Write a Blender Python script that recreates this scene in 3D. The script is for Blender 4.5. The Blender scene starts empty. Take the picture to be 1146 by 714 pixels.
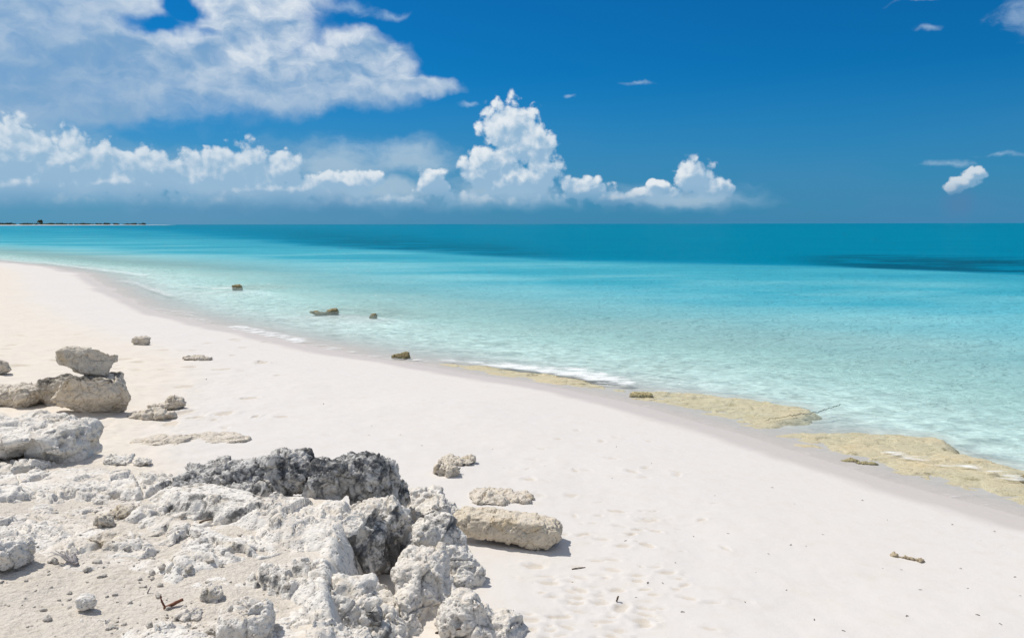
import bpy, bmesh, math, random
import numpy as np
from mathutils import Vector, Matrix

SC = bpy.context.scene
COL = SC.collection
R = math.radians

# ------------------------------------------------------------------ camera
PW, PH = 1146.0, 714.0            # the photograph's own pixel frame, used only to survey positions
FPX = 882.0                       # focal length in those pixels
CAM_Z = 2.4
PITCH = math.atan2(357.0 - 250.6, FPX)
cam_d = bpy.data.cameras.new('camera')
cam = bpy.data.objects.new('camera', cam_d)
COL.objects.link(cam)
cam_d.sensor_fit = 'HORIZONTAL'
cam_d.sensor_width = 36.0
cam_d.lens = 36.0 * FPX / PW
cam_d.clip_start = 0.05
cam_d.clip_end = 40000.0
cam.location = (0, 0, CAM_Z)
cam.rotation_euler = (R(90) - PITCH, R(0.1), 0)
SC.camera = cam

# ------------------------------------------------------------------ sun, sky, exposure
SUN_EL = R(57)
SUN_DIR = Vector((-0.86, 0.51, 0)).normalized() * math.cos(SUN_EL) + Vector((0, 0, math.sin(SUN_EL)))  # towards the sun
sun_d = bpy.data.lights.new('sun', 'SUN')
sun_d.energy = 4.0
sun_d.angle = R(0.5)
sun_d.color = (1.0, 0.95, 0.87)
sun = bpy.data.objects.new('sun', sun_d)
COL.objects.link(sun)
sun.location = (-20, 12, 30)
sun.rotation_euler = (-SUN_DIR).to_track_quat('-Z', 'Y').to_euler()

SC.view_settings.view_transform = 'Standard'
SC.view_settings.look = 'None'
SC.view_settings.exposure = 0.0
SC.view_settings.gamma = 1.0
SC.view_settings.use_curve_mapping = False
SC.render.engine = 'CYCLES'
SC.cycles.use_denoising = True
SC.cycles.max_bounces = 6
SC.cycles.transparent_max_bounces = 8
SC.cycles.caustics_reflective = False
SC.cycles.caustics_refractive = False


def pix_dir(px, py):
    x = (px - PW / 2) / FPX
    y = -(py - PH / 2) / FPX
    d = Vector((x, y, -1.0)).normalized()
    return (cam.rotation_euler.to_matrix() @ d)


def at_plane(px, py, z):
    d = pix_dir(px, py)
    t = (z - CAM_Z) / d.z
    return Vector((0, 0, CAM_Z)) + d * t


class Nodes:
    """small expression builder for node trees"""
    def __init__(self, nt):
        self.nt = nt

    def new(self, t, **kw):
        n = self.nt.nodes.new(t)
        for k, v in kw.items():
            setattr(n, k, v)
        return n

    def put(self, sock, v):
        if v is None:
            return
        if isinstance(v, bpy.types.NodeSocket):
            self.nt.links.new(v, sock)
        elif hasattr(sock, 'default_value'):
            if isinstance(v, (tuple, list)) and sock.type == 'RGBA' and len(v) == 3:
                v = (*v, 1.0)
            sock.default_value = v

    def math(self, op, a, b=None, c=None, clamp=False):
        n = self.new('ShaderNodeMath', operation=op, use_clamp=clamp)
        for i, v in enumerate((a, b, c)):
            self.put(n.inputs[i], v)
        return n.outputs[0]

    def vmath(self, op, a, b=None, scale=None):
        n = self.new('ShaderNodeVectorMath', operation=op)
        self.put(n.inputs[0], a)
        self.put(n.inputs[1], b)
        if scale is not None:
            self.put(n.inputs['Scale'], scale)
        return n.outputs['Value'] if op in ('LENGTH', 'DOT_PRODUCT', 'DISTANCE') else n.outputs[0]

    def mix(self, f, a, b, blend='MIX'):
        n = self.new('ShaderNodeMix', data_type='RGBA', blend_type=blend)
        n.clamp_factor = True
        self.put(n.inputs[0], f)
        self.put(n.inputs[6], a)
        self.put(n.inputs[7], b)
        return n.outputs[2]

    def smooth(self, v, lo, hi, a=0.0, b=1.0):
        n = self.new('ShaderNodeMapRange', interpolation_type='SMOOTHSTEP')
        self.put(n.inputs[0], v)
        for i, x in enumerate((lo, hi, a, b)):
            self.put(n.inputs[i + 1], x)
        return n.outputs[0]

    def noise(self, vec, scale, detail=4.0, rough=0.55, dist=0.0, dims='3D'):
        n = self.new('ShaderNodeTexNoise', noise_dimensions=dims)
        self.put(n.inputs['Vector'], vec)
        n.inputs['Scale'].default_value = scale
        n.inputs['Detail'].default_value = detail
        n.inputs['Roughness'].default_value = rough
        n.inputs['Distortion'].default_value = dist
        return n.outputs[0]

    def voronoi(self, vec, scale, feature='F1', smooth=None, rand=1.0, dims='3D'):
        n = self.new('ShaderNodeTexVoronoi', feature=feature, voronoi_dimensions=dims)
        self.put(n.inputs['Vector'], vec)
        n.inputs['Scale'].default_value = scale
        n.inputs['Randomness'].default_value = rand
        if smooth is not None:
            n.inputs['Smoothness'].default_value = smooth
        return n.outputs['Distance']

    def ramp(self, f, stops, interp='LINEAR'):
        n = self.new('ShaderNodeValToRGB')
        n.color_ramp.interpolation = interp
        el = n.color_ramp.elements
        while len(el) < len(stops):
            el.new(0.5)
        for e, (p, c) in zip(el, stops):
            e.position = p
            e.color = (*c, 1.0) if len(c) == 3 else c
        self.put(n.inputs[0], f)
        return n.outputs[0]

    def attr(self, name):
        n = self.new('ShaderNodeAttribute', attribute_name=name)
        return n.outputs['Fac']

    def comb(self, x, y, z):
        n = self.new('ShaderNodeCombineXYZ')
        for i, v in enumerate((x, y, z)):
            self.put(n.inputs[i], v)
        return n.outputs[0]


# ---- world: Nishita sky with procedural clouds laid out by direction (azimuth, elevation)
def build_world():
    w = bpy.data.worlds.new('World')
    SC.world = w
    w.use_nodes = True
    w.cycles.sampling_method = 'MANUAL'
    w.cycles.sample_map_resolution = 256
    nt = w.node_tree
    nt.nodes.clear()
    N = Nodes(nt)
    out = N.new('ShaderNodeOutputWorld')
    bg = N.new('ShaderNodeBackground')
    bg.inputs['Strength'].default_value = 0.1
    nt.links.new(bg.outputs[0], out.inputs[0])
    sky = N.new('ShaderNodeTexSky', sky_type='NISHITA')
    sky.sun_disc = False
    sky.sun_elevation = SUN_EL
    sky.sun_rotation = math.atan2(SUN_DIR.x, SUN_DIR.y)
    sky.altitude = 0
    sky.air_density = 1.0
    sky.dust_density = 0.3
    sky.ozone_density = 4.0
    tc = N.new('ShaderNodeTexCoord').outputs['Generated']
    sep = N.new('ShaderNodeSeparateXYZ')
    nt.links.new(tc, sep.inputs[0])
    az = N.math('ARCTAN2', sep.outputs[0], sep.outputs[1])
    el = N.math('ARCSINE', sep.outputs[2])
    P = N.comb(az, el, 0.0)

    def uv(px, py):
        d = pix_dir(px, py)
        return (math.atan2(d.x, d.y), math.asin(d.z))

    # deepen the blue as through a polarising filter
    skyc = N.mix(1.0, sky.outputs[0], (0.02, 0.435, 0.76), 'MULTIPLY')
    veil = N.smooth(el, 0.0, 0.19, 1.0, 0.0)
    vn = N.noise(N.vmath('MULTIPLY', P, (3.0, 14.0, 1.0)), 1.0, 3.0)
    veil = N.math('MULTIPLY', veil, N.smooth(vn, 0.2, 0.8, 0.65, 1.0))
    skyc = N.mix(N.math('MULTIPLY', veil, 0.85), skyc, N.mix(N.smooth(az, -0.5, 0.2), (1.40, 3.00, 5.05), (0.72, 2.42, 4.70)))

    warp = N.new('ShaderNodeTexNoise')
    nt.links.new(P, warp.inputs['Vector'])
    warp.inputs['Scale'].default_value = 30.0
    warp.inputs['Detail'].default_value = 3.0
    wv = N.vmath('SUBTRACT', warp.outputs['Color'], (0.5, 0.5, 0.5))

    def field(p, blobs):
        """union of ellipses, 1 at a centre, 0 on the rim"""
        acc = None
        for (px, py, rx, ry) in blobs:
            c = uv(px, py)
            d = N.vmath('SUBTRACT', p, (c[0], c[1], 0.0))
            d = N.vmath('MULTIPLY', d, (FPX / rx, FPX / ry, 0.0))
            l = N.vmath('LENGTH', d)
            acc = l if acc is None else N.math('SMOOTH_MIN', acc, l, 0.25)
        return N.math('SUBTRACT', 1.0, acc)

    # ---------- high soft cloud, upper left, and small wisps
    soft = [(60, 60, 190, 75), (230, 55, 130, 60), (330, 90, 130, 34), (440, 97, 72, 11), (400, 70, 62, 30),
            (250, -10, 110, 40), (40, -20, 190, 70), (300, 30, 50, 22), (30, 110, 160, 26)]
    hole = [(182, 30, 40, 12), (205, 10, 18, 22), (228, 40, 16, 8)]
    wisp = [(713, 94, 24, 3.2), (1037, 33, 15, 3.5), (1152, 14, 36, 24), (395, 8, 30, 10), (440, 18, 26, 5),
            (1062, 183, 32, 4), (1120, 173, 26, 2.5), (638, 107, 8, 2.5), (525, 116, 14, 4),
            (430, 166, 90, 13), (1030, 0, 30, 3)]
    p1 = N.vmath('ADD', P, N.vmath('SCALE', wv, scale=0.030))
    f1 = field(p1, soft)
    fh = field(p1, hole)
    n1 = N.noise(N.vmath('MULTIPLY', p1, (9.0, 16.0, 1.0)), 1.0, 8.0, 0.52)
    nf = N.noise(N.vmath('MULTIPLY', p1, (40.0, 60.0, 1.0)), 1.0, 6.0, 0.6)
    dsoft = N.math('ADD', f1, N.math('MULTIPLY', N.math('SUBTRACT', n1, 0.5), 1.1))
    dsoft = N.math('SUBTRACT', dsoft, N.math('MULTIPLY', N.smooth(fh, -1.0, 0.9), 0.72))
    a1 = N.smooth(dsoft, -0.12, 0.36)
    fw = field(N.vmath('ADD', P, N.vmath('SCALE', wv, scale=0.020)), wisp)
    dw = N.math('ADD', fw, N.math('MULTIPLY', N.math('SUBTRACT', nf, 0.5), 2.0))
    a1w = N.math('MULTIPLY', N.smooth(dw, 0.0, 1.3), 0.42)
    p1b = N.vmath('ADD', p1, (-0.010, 0.018, 0.0))
    n1b = N.noise(N.vmath('MULTIPLY', p1b, (9.0, 16.0, 1.0)), 1.0, 8.0, 0.52)
    br = N.math('ADD', N.math('MULTIPLY', N.math('SUBTRACT', n1, n1b), 3.2), N.math('MULTIPLY', N.math('SUBTRACT', nf, 0.5), 0.5))
    br = N.math('ADD', br, N.math('MULTIPLY', N.math('SUBTRACT', 0.45, dsoft), 0.38))
    bright1 = N.smooth(br, -0.55, 0.50)
    low = N.smooth(el, uv(300, 125)[1], uv(300, 55)[1])
    lft = N.smooth(az, uv(40, 60)[0], uv(280, 60)[0], 0.40, 1.0)
    bright1 = N.math('MULTIPLY', N.math('MULTIPLY', bright1, lft), N.math('ADD', 0.35, N.math('MULTIPLY', low, 0.65)))
    c1 = N.mix(bright1, (2.3, 4.0, 6.1), (8.0, 8.5, 8.9))
    a1 = N.math('MULTIPLY', a1, N.smooth(nf, 0.2, 0.75, 0.72, 0.97))
    skyc = N.mix(a1w, skyc, (5.5, 7.0, 8.4))
    skyc = N.mix(a1, skyc, c1)

    bank = [(20, 172, 120, 48), (140, 192, 120, 34), (260, 200, 120, 30), (370, 185, 90, 34), (450, 178, 80, 26), (420, 212, 130, 24), (560, 215, 110, 22),
            (760, 222, 110, 18)]
    fbk = field(p1, bank)
    dbk = N.math('ADD', fbk, N.math('MULTIPLY', N.math('SUBTRACT', N.noise(N.vmath('MULTIPLY', p1, (14.0, 34.0, 1.0)), 1.0, 6.0, 0.55), 0.5), 1.3))
    abk = N.math('MULTIPLY', N.smooth(dbk, -0.15, 0.85), 0.72)
    abk = N.math('MULTIPLY', abk, N.smooth(el, 0.0, 0.03, 0.35, 1.0))
    skyc = N.mix(abk, skyc, N.mix(N.smooth(dbk, 0.2, 0.9), (2.6, 4.4, 6.2), (4.4, 5.8, 7.0)))

    # ---------- cumulus along the horizon
    cum = [(572, 150, 40, 42), (600, 165, 26, 30), (545, 190, 34, 36), (580, 205, 60, 28), (655, 212, 36, 14),
           (483, 205, 24, 20), (610, 190, 22, 22),
           (775, 198, 27, 23), (745, 216, 34, 13), (800, 212, 22, 16), (690, 222, 40, 10),
           (1078, 205, 15, 8), (1066, 212, 10, 7), (1093, 193, 10, 8), (1084, 200, 12, 9), (738, 208, 20, 9), (718, 217, 18, 8),
           (262, 190, 42, 36), (225, 196, 40, 25), (320, 192, 24, 24), (170, 192, 60, 26), (80, 185, 80, 30),
           (10, 175, 70, 42), (385, 204, 42, 14), (420, 198, 12, 12), (120, 205, 130, 16), (300, 212, 120, 14),
           (20, 205, 60, 20), (60, 226, 120, 20), (240, 228, 120, 20), (400, 228, 90, 14), (560, 228, 90, 16)]
    S2 = Vector((-0.55, 0.85)) * 0.010

    def density(p):
        q = N.vmath('ADD', p, N.vmath('SCALE', wv, scale=0.012))
        f = field(q, cum)
        v1 = N.voronoi(q, 42.0, 'SMOOTH_F1', 0.25, dims='2D')
        v2 = N.voronoi(q, 105.0, 'SMOOTH_F1', 0.25, dims='2D')
        nn = N.noise(q, 190.0, 4.0, 0.6, dims='2D')
        b = N.math('ADD', N.math('MULTIPLY', N.math('SUBTRACT', 0.42, v1), 0.55),
                   N.math('MULTIPLY', N.math('SUBTRACT', 0.42, v2), 0.30))
        b = N.math('ADD', b, N.math('MULTIPLY', N.math('SUBTRACT', nn, 0.5), 0.30))
        return N.math('ADD', N.math('MULTIPLY', f, 0.9), b), f

    d0, f0 = density(P)
    d1, f1_ = density(N.vmath('ADD', P, (S2.x, S2.y, 0.0)))
    base = N.smooth(el, uv(600, 238)[1], uv(600, 205)[1])
    edge = N.smooth(f0, -0.1, 0.35)
    a2 = N.math('MULTIPLY', N.smooth(d0, 0.02, 0.30), N.smooth(f0, -0.16, 0.02))
    a2 = N.math('MULTIPLY', a2, base)
    sh = N.math('MULTIPLY', N.math('SUBTRACT', d0, d1), 1.05)
    sh = N.math('ADD', sh, N.math('MULTIPLY', N.math('SUBTRACT', 0.45, d0), 0.22))
    hi = N.smooth(el, uv(600, 238)[1], uv(600, 150)[1], -0.16, 0.22)
    sh = N.smooth(N.math('ADD', sh, hi), -0.12, 0.72)
    azf = N.smooth(az, uv(300, 200)[0], uv(520, 200)[0], 0.72, 0.95)
    c2 = N.mix(N.math('MULTIPLY', sh, azf), (3.0, 4.8, 6.6), (8.3, 8.7, 9.0))
    a2 = N.math('MULTIPLY', a2, N.smooth(az, uv(900, 200)[0], uv(1040, 200)[0], 0.96, 0.75))
    skyc = N.mix(a2, skyc, c2)
    fs = field(N.vmath('ADD', P, N.vmath('SCALE', wv, scale=0.02)), [(1072, 230, 18, 18)])
    skyc = N.mix(N.math('MULTIPLY', N.smooth(fs, -0.2, 0.8), 0.45), skyc, (0.9, 2.2, 4.1))
    # dim rain haze hanging under the cumulus bases
    rain = N.math('MULTIPLY', N.smooth(el, 0.0, 0.02), N.smooth(el, 0.055, 0.02))
    rx = N.noise(N.vmath('MULTIPLY', P, (11.0, 2.0, 1.0)), 1.0, 3.0)
    rain = N.math('MULTIPLY', rain, N.smooth(rx, 0.40, 0.75))
    skyc = N.mix(N.math('MULTIPLY', rain, 0.22), skyc, (0.85, 2.2, 4.1))
    # unseen white cloud overhead and behind, added to neutralise the blue fill light
    hn = N.noise(tc, 2.2, 5.0, 0.6)
    hc = N.math('MULTIPLY', N.smooth(hn, 0.40, 0.60), N.math('MAXIMUM', N.smooth(el, 0.42, 0.75), N.smooth(sep.outputs[1], 0.1, -0.3)))
    skyc = N.mix(N.math('MULTIPLY', hc, 0.8), skyc, (7.0, 7.2, 7.4))
    nt.links.new(skyc, bg.inputs['Color'])


build_world()

# ------------------------------------------------------------------ numpy noise
def _h(ix, iy, iz, seed):
    h = (ix.astype(np.uint32) * np.uint32(374761393) + iy.astype(np.uint32) * np.uint32(668265263)
         + iz.astype(np.uint32) * np.uint32(2147483647) + np.uint32((seed * 974711 + 12345) & 0xffffffff))
    h = (h ^ (h >> np.uint32(13))) * np.uint32(1274126177)
    h = (h ^ (h >> np.uint32(16))) * np.uint32(2246822519)
    return h ^ (h >> np.uint32(15))


_G = np.random.RandomState(3).normal(size=(256, 3))
_G /= np.linalg.norm(_G, axis=1)[:, None]


def perlin(p, seed=0):
    i = np.floor(p).astype(np.int64)
    f = p - i
    u = f * f * f * (f * (f * 6 - 15) + 10)
    r = 0
    for dx in (0, 1):
        wx = u[:, 0] if dx else 1 - u[:, 0]
        for dy in (0, 1):
            wy = u[:, 1] if dy else 1 - u[:, 1]
            for dz in (0, 1):
                wz = u[:, 2] if dz else 1 - u[:, 2]
                g = _G[_h(i[:, 0] + dx, i[:, 1] + dy, i[:, 2] + dz, seed) & 255]
                dot = g[:, 0] * (f[:, 0] - dx) + g[:, 1] * (f[:, 1] - dy) + g[:, 2] * (f[:, 2] - dz)
                r = r + wx * wy * wz * dot
    return r * 1.5


def fbm(p, octv=4, seed=0, gain=0.5, ridged=False):
    a, s, t = 1.0, 0.0, 0.0
    for o in range(octv):
        n = perlin(p * (2.03 ** o) + 17.3 * o, seed + o)
        if ridged:
            n = 1 - 2 * np.abs(n)
        s = s + a * n
        t += a
        a *= gain
    return s / t


def worley(p, seed=0):
    i = np.floor(p).astype(np.int64)
    f = p - i
    best = np.full(len(p), 9.0)
    for dx in (-1, 0, 1):
        for dy in (-1, 0, 1):
            for dz in (-1, 0, 1):
                h = _h(i[:, 0] + dx, i[:, 1] + dy, i[:, 2] + dz, seed)
                jx = (h & 1023) / 1023.0
                jy = ((h >> np.uint32(10)) & 1023) / 1023.0
                jz = ((h >> np.uint32(20)) & 1023) / 1023.0
                d = (dx + jx - f[:, 0]) ** 2 + (dy + jy - f[:, 1]) ** 2 + (dz + jz - f[:, 2]) ** 2
                best = np.minimum(best, d)
    return np.sqrt(best)


def facets(p, seed, tilt=0.6):
    """broken, chipped relief: every cell has its own height and tilt; returns about -0.5..0.5, and the crack distance"""
    i = np.floor(p).astype(np.int64)
    f = p - i
    b1 = np.full(len(p), 9.0)
    b2 = np.full(len(p), 9.0)
    val = np.zeros(len(p))
    for dx in (-1, 0, 1):
        for dy in (-1, 0, 1):
            for dz in (-1, 0, 1):
                h = _h(i[:, 0] + dx, i[:, 1] + dy, i[:, 2] + dz, seed)
                vx = dx + (h & 1023) / 1023.0 - f[:, 0]
                vy = dy + ((h >> np.uint32(10)) & 1023) / 1023.0 - f[:, 1]
                vz = dz + ((h >> np.uint32(20)) & 1023) / 1023.0 - f[:, 2]
                d = vx * vx + vy * vy + vz * vz
                g = _G[(h >> np.uint32(7)) & np.uint32(255)]
                v = ((h >> np.uint32(3)) & np.uint32(255)) / 255.0 - 0.5 + tilt * (vx * g[:, 0] + vy * g[:, 1] + vz * g[:, 2])
                c = d < b1
                b2 = np.where(c, b1, np.minimum(b2, d))
                val = np.where(c, v, val)
                b1 = np.where(c, d, b1)
    return val, np.sqrt(b2) - np.sqrt(b1)


def sstep(x, a, b):
    t = np.clip((x - a) / (b - a), 0, 1)
    return t * t * (3 - 2 * t)


def xyz(x, y, z=0.0):
    return np.stack([x, y, np.zeros_like(x) + z], axis=1)


def dist_poly(x, y, pts, closed=False):
    best = np.full(len(x), 1e18)
    n = len(pts)
    for k in range(n if closed else n - 1):
        ax, ay = pts[k]
        bx, by = pts[(k + 1) % n]
        dx, dy = bx - ax, by - ay
        t = np.clip(((x - ax) * dx + (y - ay) * dy) / (dx * dx + dy * dy + 1e-12), 0, 1)
        best = np.minimum(best, (x - ax - t * dx) ** 2 + (y - ay - t * dy) ** 2)
    return np.sqrt(best)


def in_poly(x, y, pts):
    c = np.zeros(len(x), bool)
    n = len(pts)
    for k in range(n):
        ax, ay = pts[k]
        bx, by = pts[(k + 1) % n]
        if ay == by:
            continue
        c ^= ((ay > y) != (by > y)) & (x < (bx - ax) * (y - ay) / (by - ay) + ax)
    return c


def signed(x, y, poly, line=None):
    """distance to the line, positive inside the polygon"""
    d = dist_poly(x, y, line if line is not None else poly, line is None)
    return np.where(in_poly(x, y, poly), d, -d)


# ------------------------------------------------------------------ lie of the land
SHORE_PX = [(0, 293), (60, 299), (98, 307), (128, 326), (165, 344), (210, 357), (270, 371), (330, 384), (400, 397), (470, 408),
            (560, 424), (640, 435), (700, 449), (760, 466), (850, 492), (1000, 538), (1146, 578)]
SHORE = [(-3000.0, 2600.0), (-420.0, 430.0), (-70.0, 86.0)] + [tuple(at_plane(px, py, 0.0)[:2]) for px, py in SHORE_PX] \
    + [(6.3, 4.6), (10.0, 1.0), (16.0, -8.0), (60.0, -60.0)]
LAND = SHORE + [(60.0, -4000.0), (-9000.0, -4000.0), (-9000.0, 2600.0)]
DROP_PX = [(0, 252.2), (170, 258), (330, 272), (450, 281), (560, 288), (650, 292), (900, 298), (1146, 306)]
DROP = [(-6000.0, 2300.0)] + [tuple(at_plane(px, py, 0.0)[:2]) for px, py in DROP_PX] + [(60.0, 22.0), (300.0, -300.0)]
DEEP = DROP + [(20000.0, -300.0), (20000.0, 20000.0), (-6000.0, 20000.0)]
# edge of the raised rock platform the photographer stands on (inside = towards the camera)
PLAT = [(-0.30, -4.0), (-0.30, 2.2)] + [tuple(at_plane(px, py, 0.70)[:2]) for px, py in
        [(405, 760), (388, 714), (385, 660), (388, 610), (400, 580), (405, 556), (330, 545), (230, 540), (150, 520), (100, 505)]] + \
       [(-6.0, 8.2), (-30.0, 16.0), (-30.0, -4.0)]
BARS = [tuple(at_plane(px, py, 0.0)[:2]) + (r, z) for px, py, r, z in [(266, 322, 1.6, -0.12), (368, 349, 1.3, -0.10), (418, 353, 1.1, -0.10)]]
rng = random.Random(11)
DENTS = []


def land_base(x, y):
    """sand height without small detail; also returns the shore distance"""
    x = np.asarray(x, float)
    y = np.asarray(y, float)
    s = signed(x, y, LAND, SHORE)
    s = s + 0.16 * fbm(xyz(x * 0.45, y * 0.45), 3, 5) * np.clip(np.abs(y) / 10, 0.5, 4)
    up = 0.075 * np.clip(s, 0, 2.2) + 0.055 * np.clip(s - 2.2, 0, 5) + 0.02 * np.clip(s - 7.2, 0, 14)
    dp = 0.075 * np.clip(-s, 0, 3) + 0.055 * np.clip(-s - 3, 0, 14) + 0.012 * np.clip(-s - 17, 0, 40)
    e = signed(x, y, DEEP, DROP)
    e = e + 0.10 * np.clip(np.abs(y), 0, 150) * 0.6 * fbm(xyz(x * 0.06, y * 0.03), 3, 9)
    dp = dp + 3.2 * sstep(e, -0.04 * np.clip(y, 30, 300), 0.13 * np.clip(y, 40, 600)) + 2.5 * sstep(e, 0.0, 600.0)
    z = np.where(s > 0, up, -dp)
    for (bx, by, br, bz) in BARS:      # low sand bars round the rocks in the shallows
        k = np.exp(-((x - bx) ** 2 + (y - by) ** 2) / br ** 2)
        z = z + np.where(z < bz, (bz - z) * k, 0)
    m = signed(x, y, PLAT)
    z = z + 0.34 * sstep(m, -0.12, 0.10)
    return z, s, e, m


def ground_z(x, y, detail=True, dents=True):
    z, s, e, m = land_base(x, y)
    if detail:
        x = np.asarray(x, float)
        y = np.asarray(y, float)
        dry = sstep(s, 0.8, 3.0)
        z = z + dry * 0.030 * fbm(xyz(x * 0.9, y * 0.9), 4, 21)
        rough = np.clip(sstep(m, -0.6, 0.4) + sstep(-x - 0.28 * y, 0.2, 1.6), 0, 1) * dry
        z = z + rough * (0.030 * fbm(xyz(x * 3.1, y * 3.1), 4, 31) + 0.006 * fbm(xyz(x * 16, y * 16), 3, 41))
        z = z + 0.0035 * fbm(xyz(x * 5, y * 5), 3, 51) * dry
        for (dx, dy, a, b, rot, dep) in (DENTS if dents else ()):
            k = np.nonzero((np.abs(x - dx) < 3 * a) & (np.abs(y - dy) < 3 * a))[0]
            if len(k) == 0:
                continue
            c, sn = math.cos(rot), math.sin(rot)
            u = ((x[k] - dx) * c + (y[k] - dy) * sn) / a
            v = (-(x[k] - dx) * sn + (y[k] - dy) * c) / b
            r2 = (u * u + v * v) * (1 + 0.9 * perlin(xyz(x[k] * 22, y[k] * 22), 7)) * (1 + 0.5 * perlin(xyz(x[k] * 60, y[k] * 60), 8))
            r2 = np.maximum(r2, 0)
            z[k] = z[k] + dep * (-np.exp(-r2 ** 2 * 1.2) + 0.55 * np.exp(-(np.sqrt(r2) - 1.35) ** 2 * 9))
    return z


def gz(x, y):
    return float(ground_z(np.array([x]), np.array([y]))[0])


def G(px, py):
    """where the ray through a photo pixel meets the sand"""
    d = pix_dir(px, py)
    t = np.concatenate([np.linspace(1.5, 14, 900), np.linspace(14.02, 200, 1500)])
    X, Y, Z = d.x * t, d.y * t, CAM_Z + d.z * t
    g = np.maximum(land_base(X, Y)[0], -0.05)
    k = int(np.argmax(Z <= g))
    return Vector((X[k], Y[k], g[k]))


# beachrock shelves along the water's edge: photo outlines at sea level, top height
SHELVES = [
    ([(404, 400), (470, 401), (560, 408), (622, 416), (690, 429), (690, 436), (600, 430), (540, 431), (480, 428), (430, 420), (398, 411)], 0.010),
    ([(672, 430), (760, 434), (830, 440), (900, 450), (928, 457), (905, 465), (875, 478), (830, 482), (800, 474), (740, 459), (690, 446)], 0.000),
    ([(835, 487), (870, 476), (960, 476), (1050, 484), (1085, 500), (1130, 512), (1200, 526), (1210, 590), (1150, 570), (1090, 562),
      (1020, 549), (960, 530), (900, 512), (850, 498)], 0.004)]
SHELF_W = [[tuple(at_plane(px, py, 0.0)[:2]) for px, py in pts] for pts, _ in SHELVES]


def shelf_z(x, y, i):
    sd = signed(x, y, SHELF_W[i])
    sd = sd + 0.20 * fbm(xyz(x * 1.3, y * 1.3), 4, 101 + i) + 0.03
    top = SHELVES[i][1] - 0.038 + 0.045 * fbm(xyz(x * 0.9, y * 1.6), 3, 111) + 0.020 * fbm(xyz(x * 4, y * 7), 4, 121, 0.6)
    fa, ca = facets(xyz(x * 2.2, y * 3.5), 141 + i)
    top = top + 0.014 * fa - 0.02 * (1 - sstep(ca, 0, 0.06))
    top = top - 0.03 * (1 - sstep(worley(xyz(x * 2.2, y * 3.0), 131), 0.10, 0.30))
    return np.where(sd > -0.12, top - 0.16 * (1 - sstep(sd, -0.12, 0.22)), -9.0), sd


# scuffed sand and old footprints
for k in range(150):
    px, py = rng.gauss(680, 55), rng.uniform(560, 720)
    if rng.random() < 0.25:
        px, py = rng.gauss(610, 30), rng.uniform(640, 720)
    if px < 560 or (px < 640 and py < 625):
        continue
    p = G(px, py)
    a = rng.uniform(0.02, 0.075)
    DENTS.append((p.x, p.y, a, a * rng.uniform(0.3, 0.6), rng.gauss(0.0, 0.35), rng.uniform(0.002, 0.0085)))
for k in range(70):
    px, py = rng.uniform(0, 330), rng.uniform(372, 480)
    p = G(px, py)
    a = rng.uniform(0.06, 0.16)
    DENTS.append((p.x, p.y, a, a * rng.uniform(0.4, 0.8), rng.uniform(0, 3), rng.uniform(0.005, 0.016)))
for k in range(40):
    px, py = rng.uniform(560, 760), rng.uniform(480, 600)
    p = G(px, py)
    a = rng.uniform(0.04, 0.08)
    DENTS.append((p.x, p.y, a, a * rng.uniform(0.4, 0.8), rng.uniform(0, 3), rng.uniform(0.002, 0.006)))


# ------------------------------------------------------------------ mesh helpers
def grid_mesh(name, xs, ys, zfun, attrs):
    X, Y = np.meshgrid(xs, ys)
    x, y = X.ravel(), Y.ravel()
    z, at = zfun(x, y)
    nx, ny = len(xs), len(ys)
    i = np.arange(nx * ny).reshape(ny, nx)
    q = np.stack([i[:-1, :-1], i[:-1, 1:], i[1:, 1:], i[1:, :-1]], axis=-1).reshape(-1, 4)
    return raw_mesh(name, np.stack([x, y, z], 1), q, at)


def raw_mesh(name, co, quads, at=None):
    me = bpy.data.meshes.new(name)
    me.vertices.add(len(co))
    me.vertices.foreach_set('co', np.asarray(co, np.float32).ravel())
    n = quads.shape[1]
    me.loops.add(quads.size)
    me.loops.foreach_set('vertex_index', quads.astype(np.int32).ravel())
    me.polygons.add(len(quads))
    me.polygons.foreach_set('loop_start', (np.arange(len(quads)) * n).astype(np.int32))
    me.update(calc_edges=True)
    me.polygons.foreach_set('use_smooth', np.ones(len(quads), bool))
    for k, v in (at or {}).items():
        a = me.attributes.new(k, 'FLOAT', 'POINT')
        a.data.foreach_set('value', np.asarray(v, np.float32))
    me.validate()
    return me


def link(name, me, mat=None, parent=None):
    o = bpy.data.objects.new(name, me)
    COL.objects.link(o)
    if mat:
        if len(me.materials) == 0:
            me.materials.append(mat)
    if parent:
        o.parent = parent
    return o


def tag(o, label, cat, group=None, kind=None):
    if label:
        o['label'] = label
    if cat:
        o['category'] = cat
    if group:
        o['group'] = group
    if kind:
        o['kind'] = kind
    return o


def geo(a, b, r):
    n = int(math.log(b / a) / math.log(r)) + 1
    return a * (b / a) ** (np.arange(1, n + 1) / n)


# ------------------------------------------------------------------ materials
def material(name):
    m = bpy.data.materials.new(name)
    m.use_nodes = True
    m.node_tree.nodes.clear()
    N = Nodes(m.node_tree)
    out = N.new('ShaderNodeOutputMaterial')
    return m, N, out


def principled(N, out, color, rough=0.8, spec=0.3, normal=None):
    b = N.new('ShaderNodeBsdfPrincipled')
    N.put(b.inputs['Base Color'], color)
    N.put(b.inputs['Roughness'], rough)
    N.put(b.inputs['Specular IOR Level'], spec)
    if normal is not None:
        N.put(b.inputs['Normal'], normal)
    N.nt.links.new(b.outputs[0], out.inputs[0])
    return b


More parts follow.
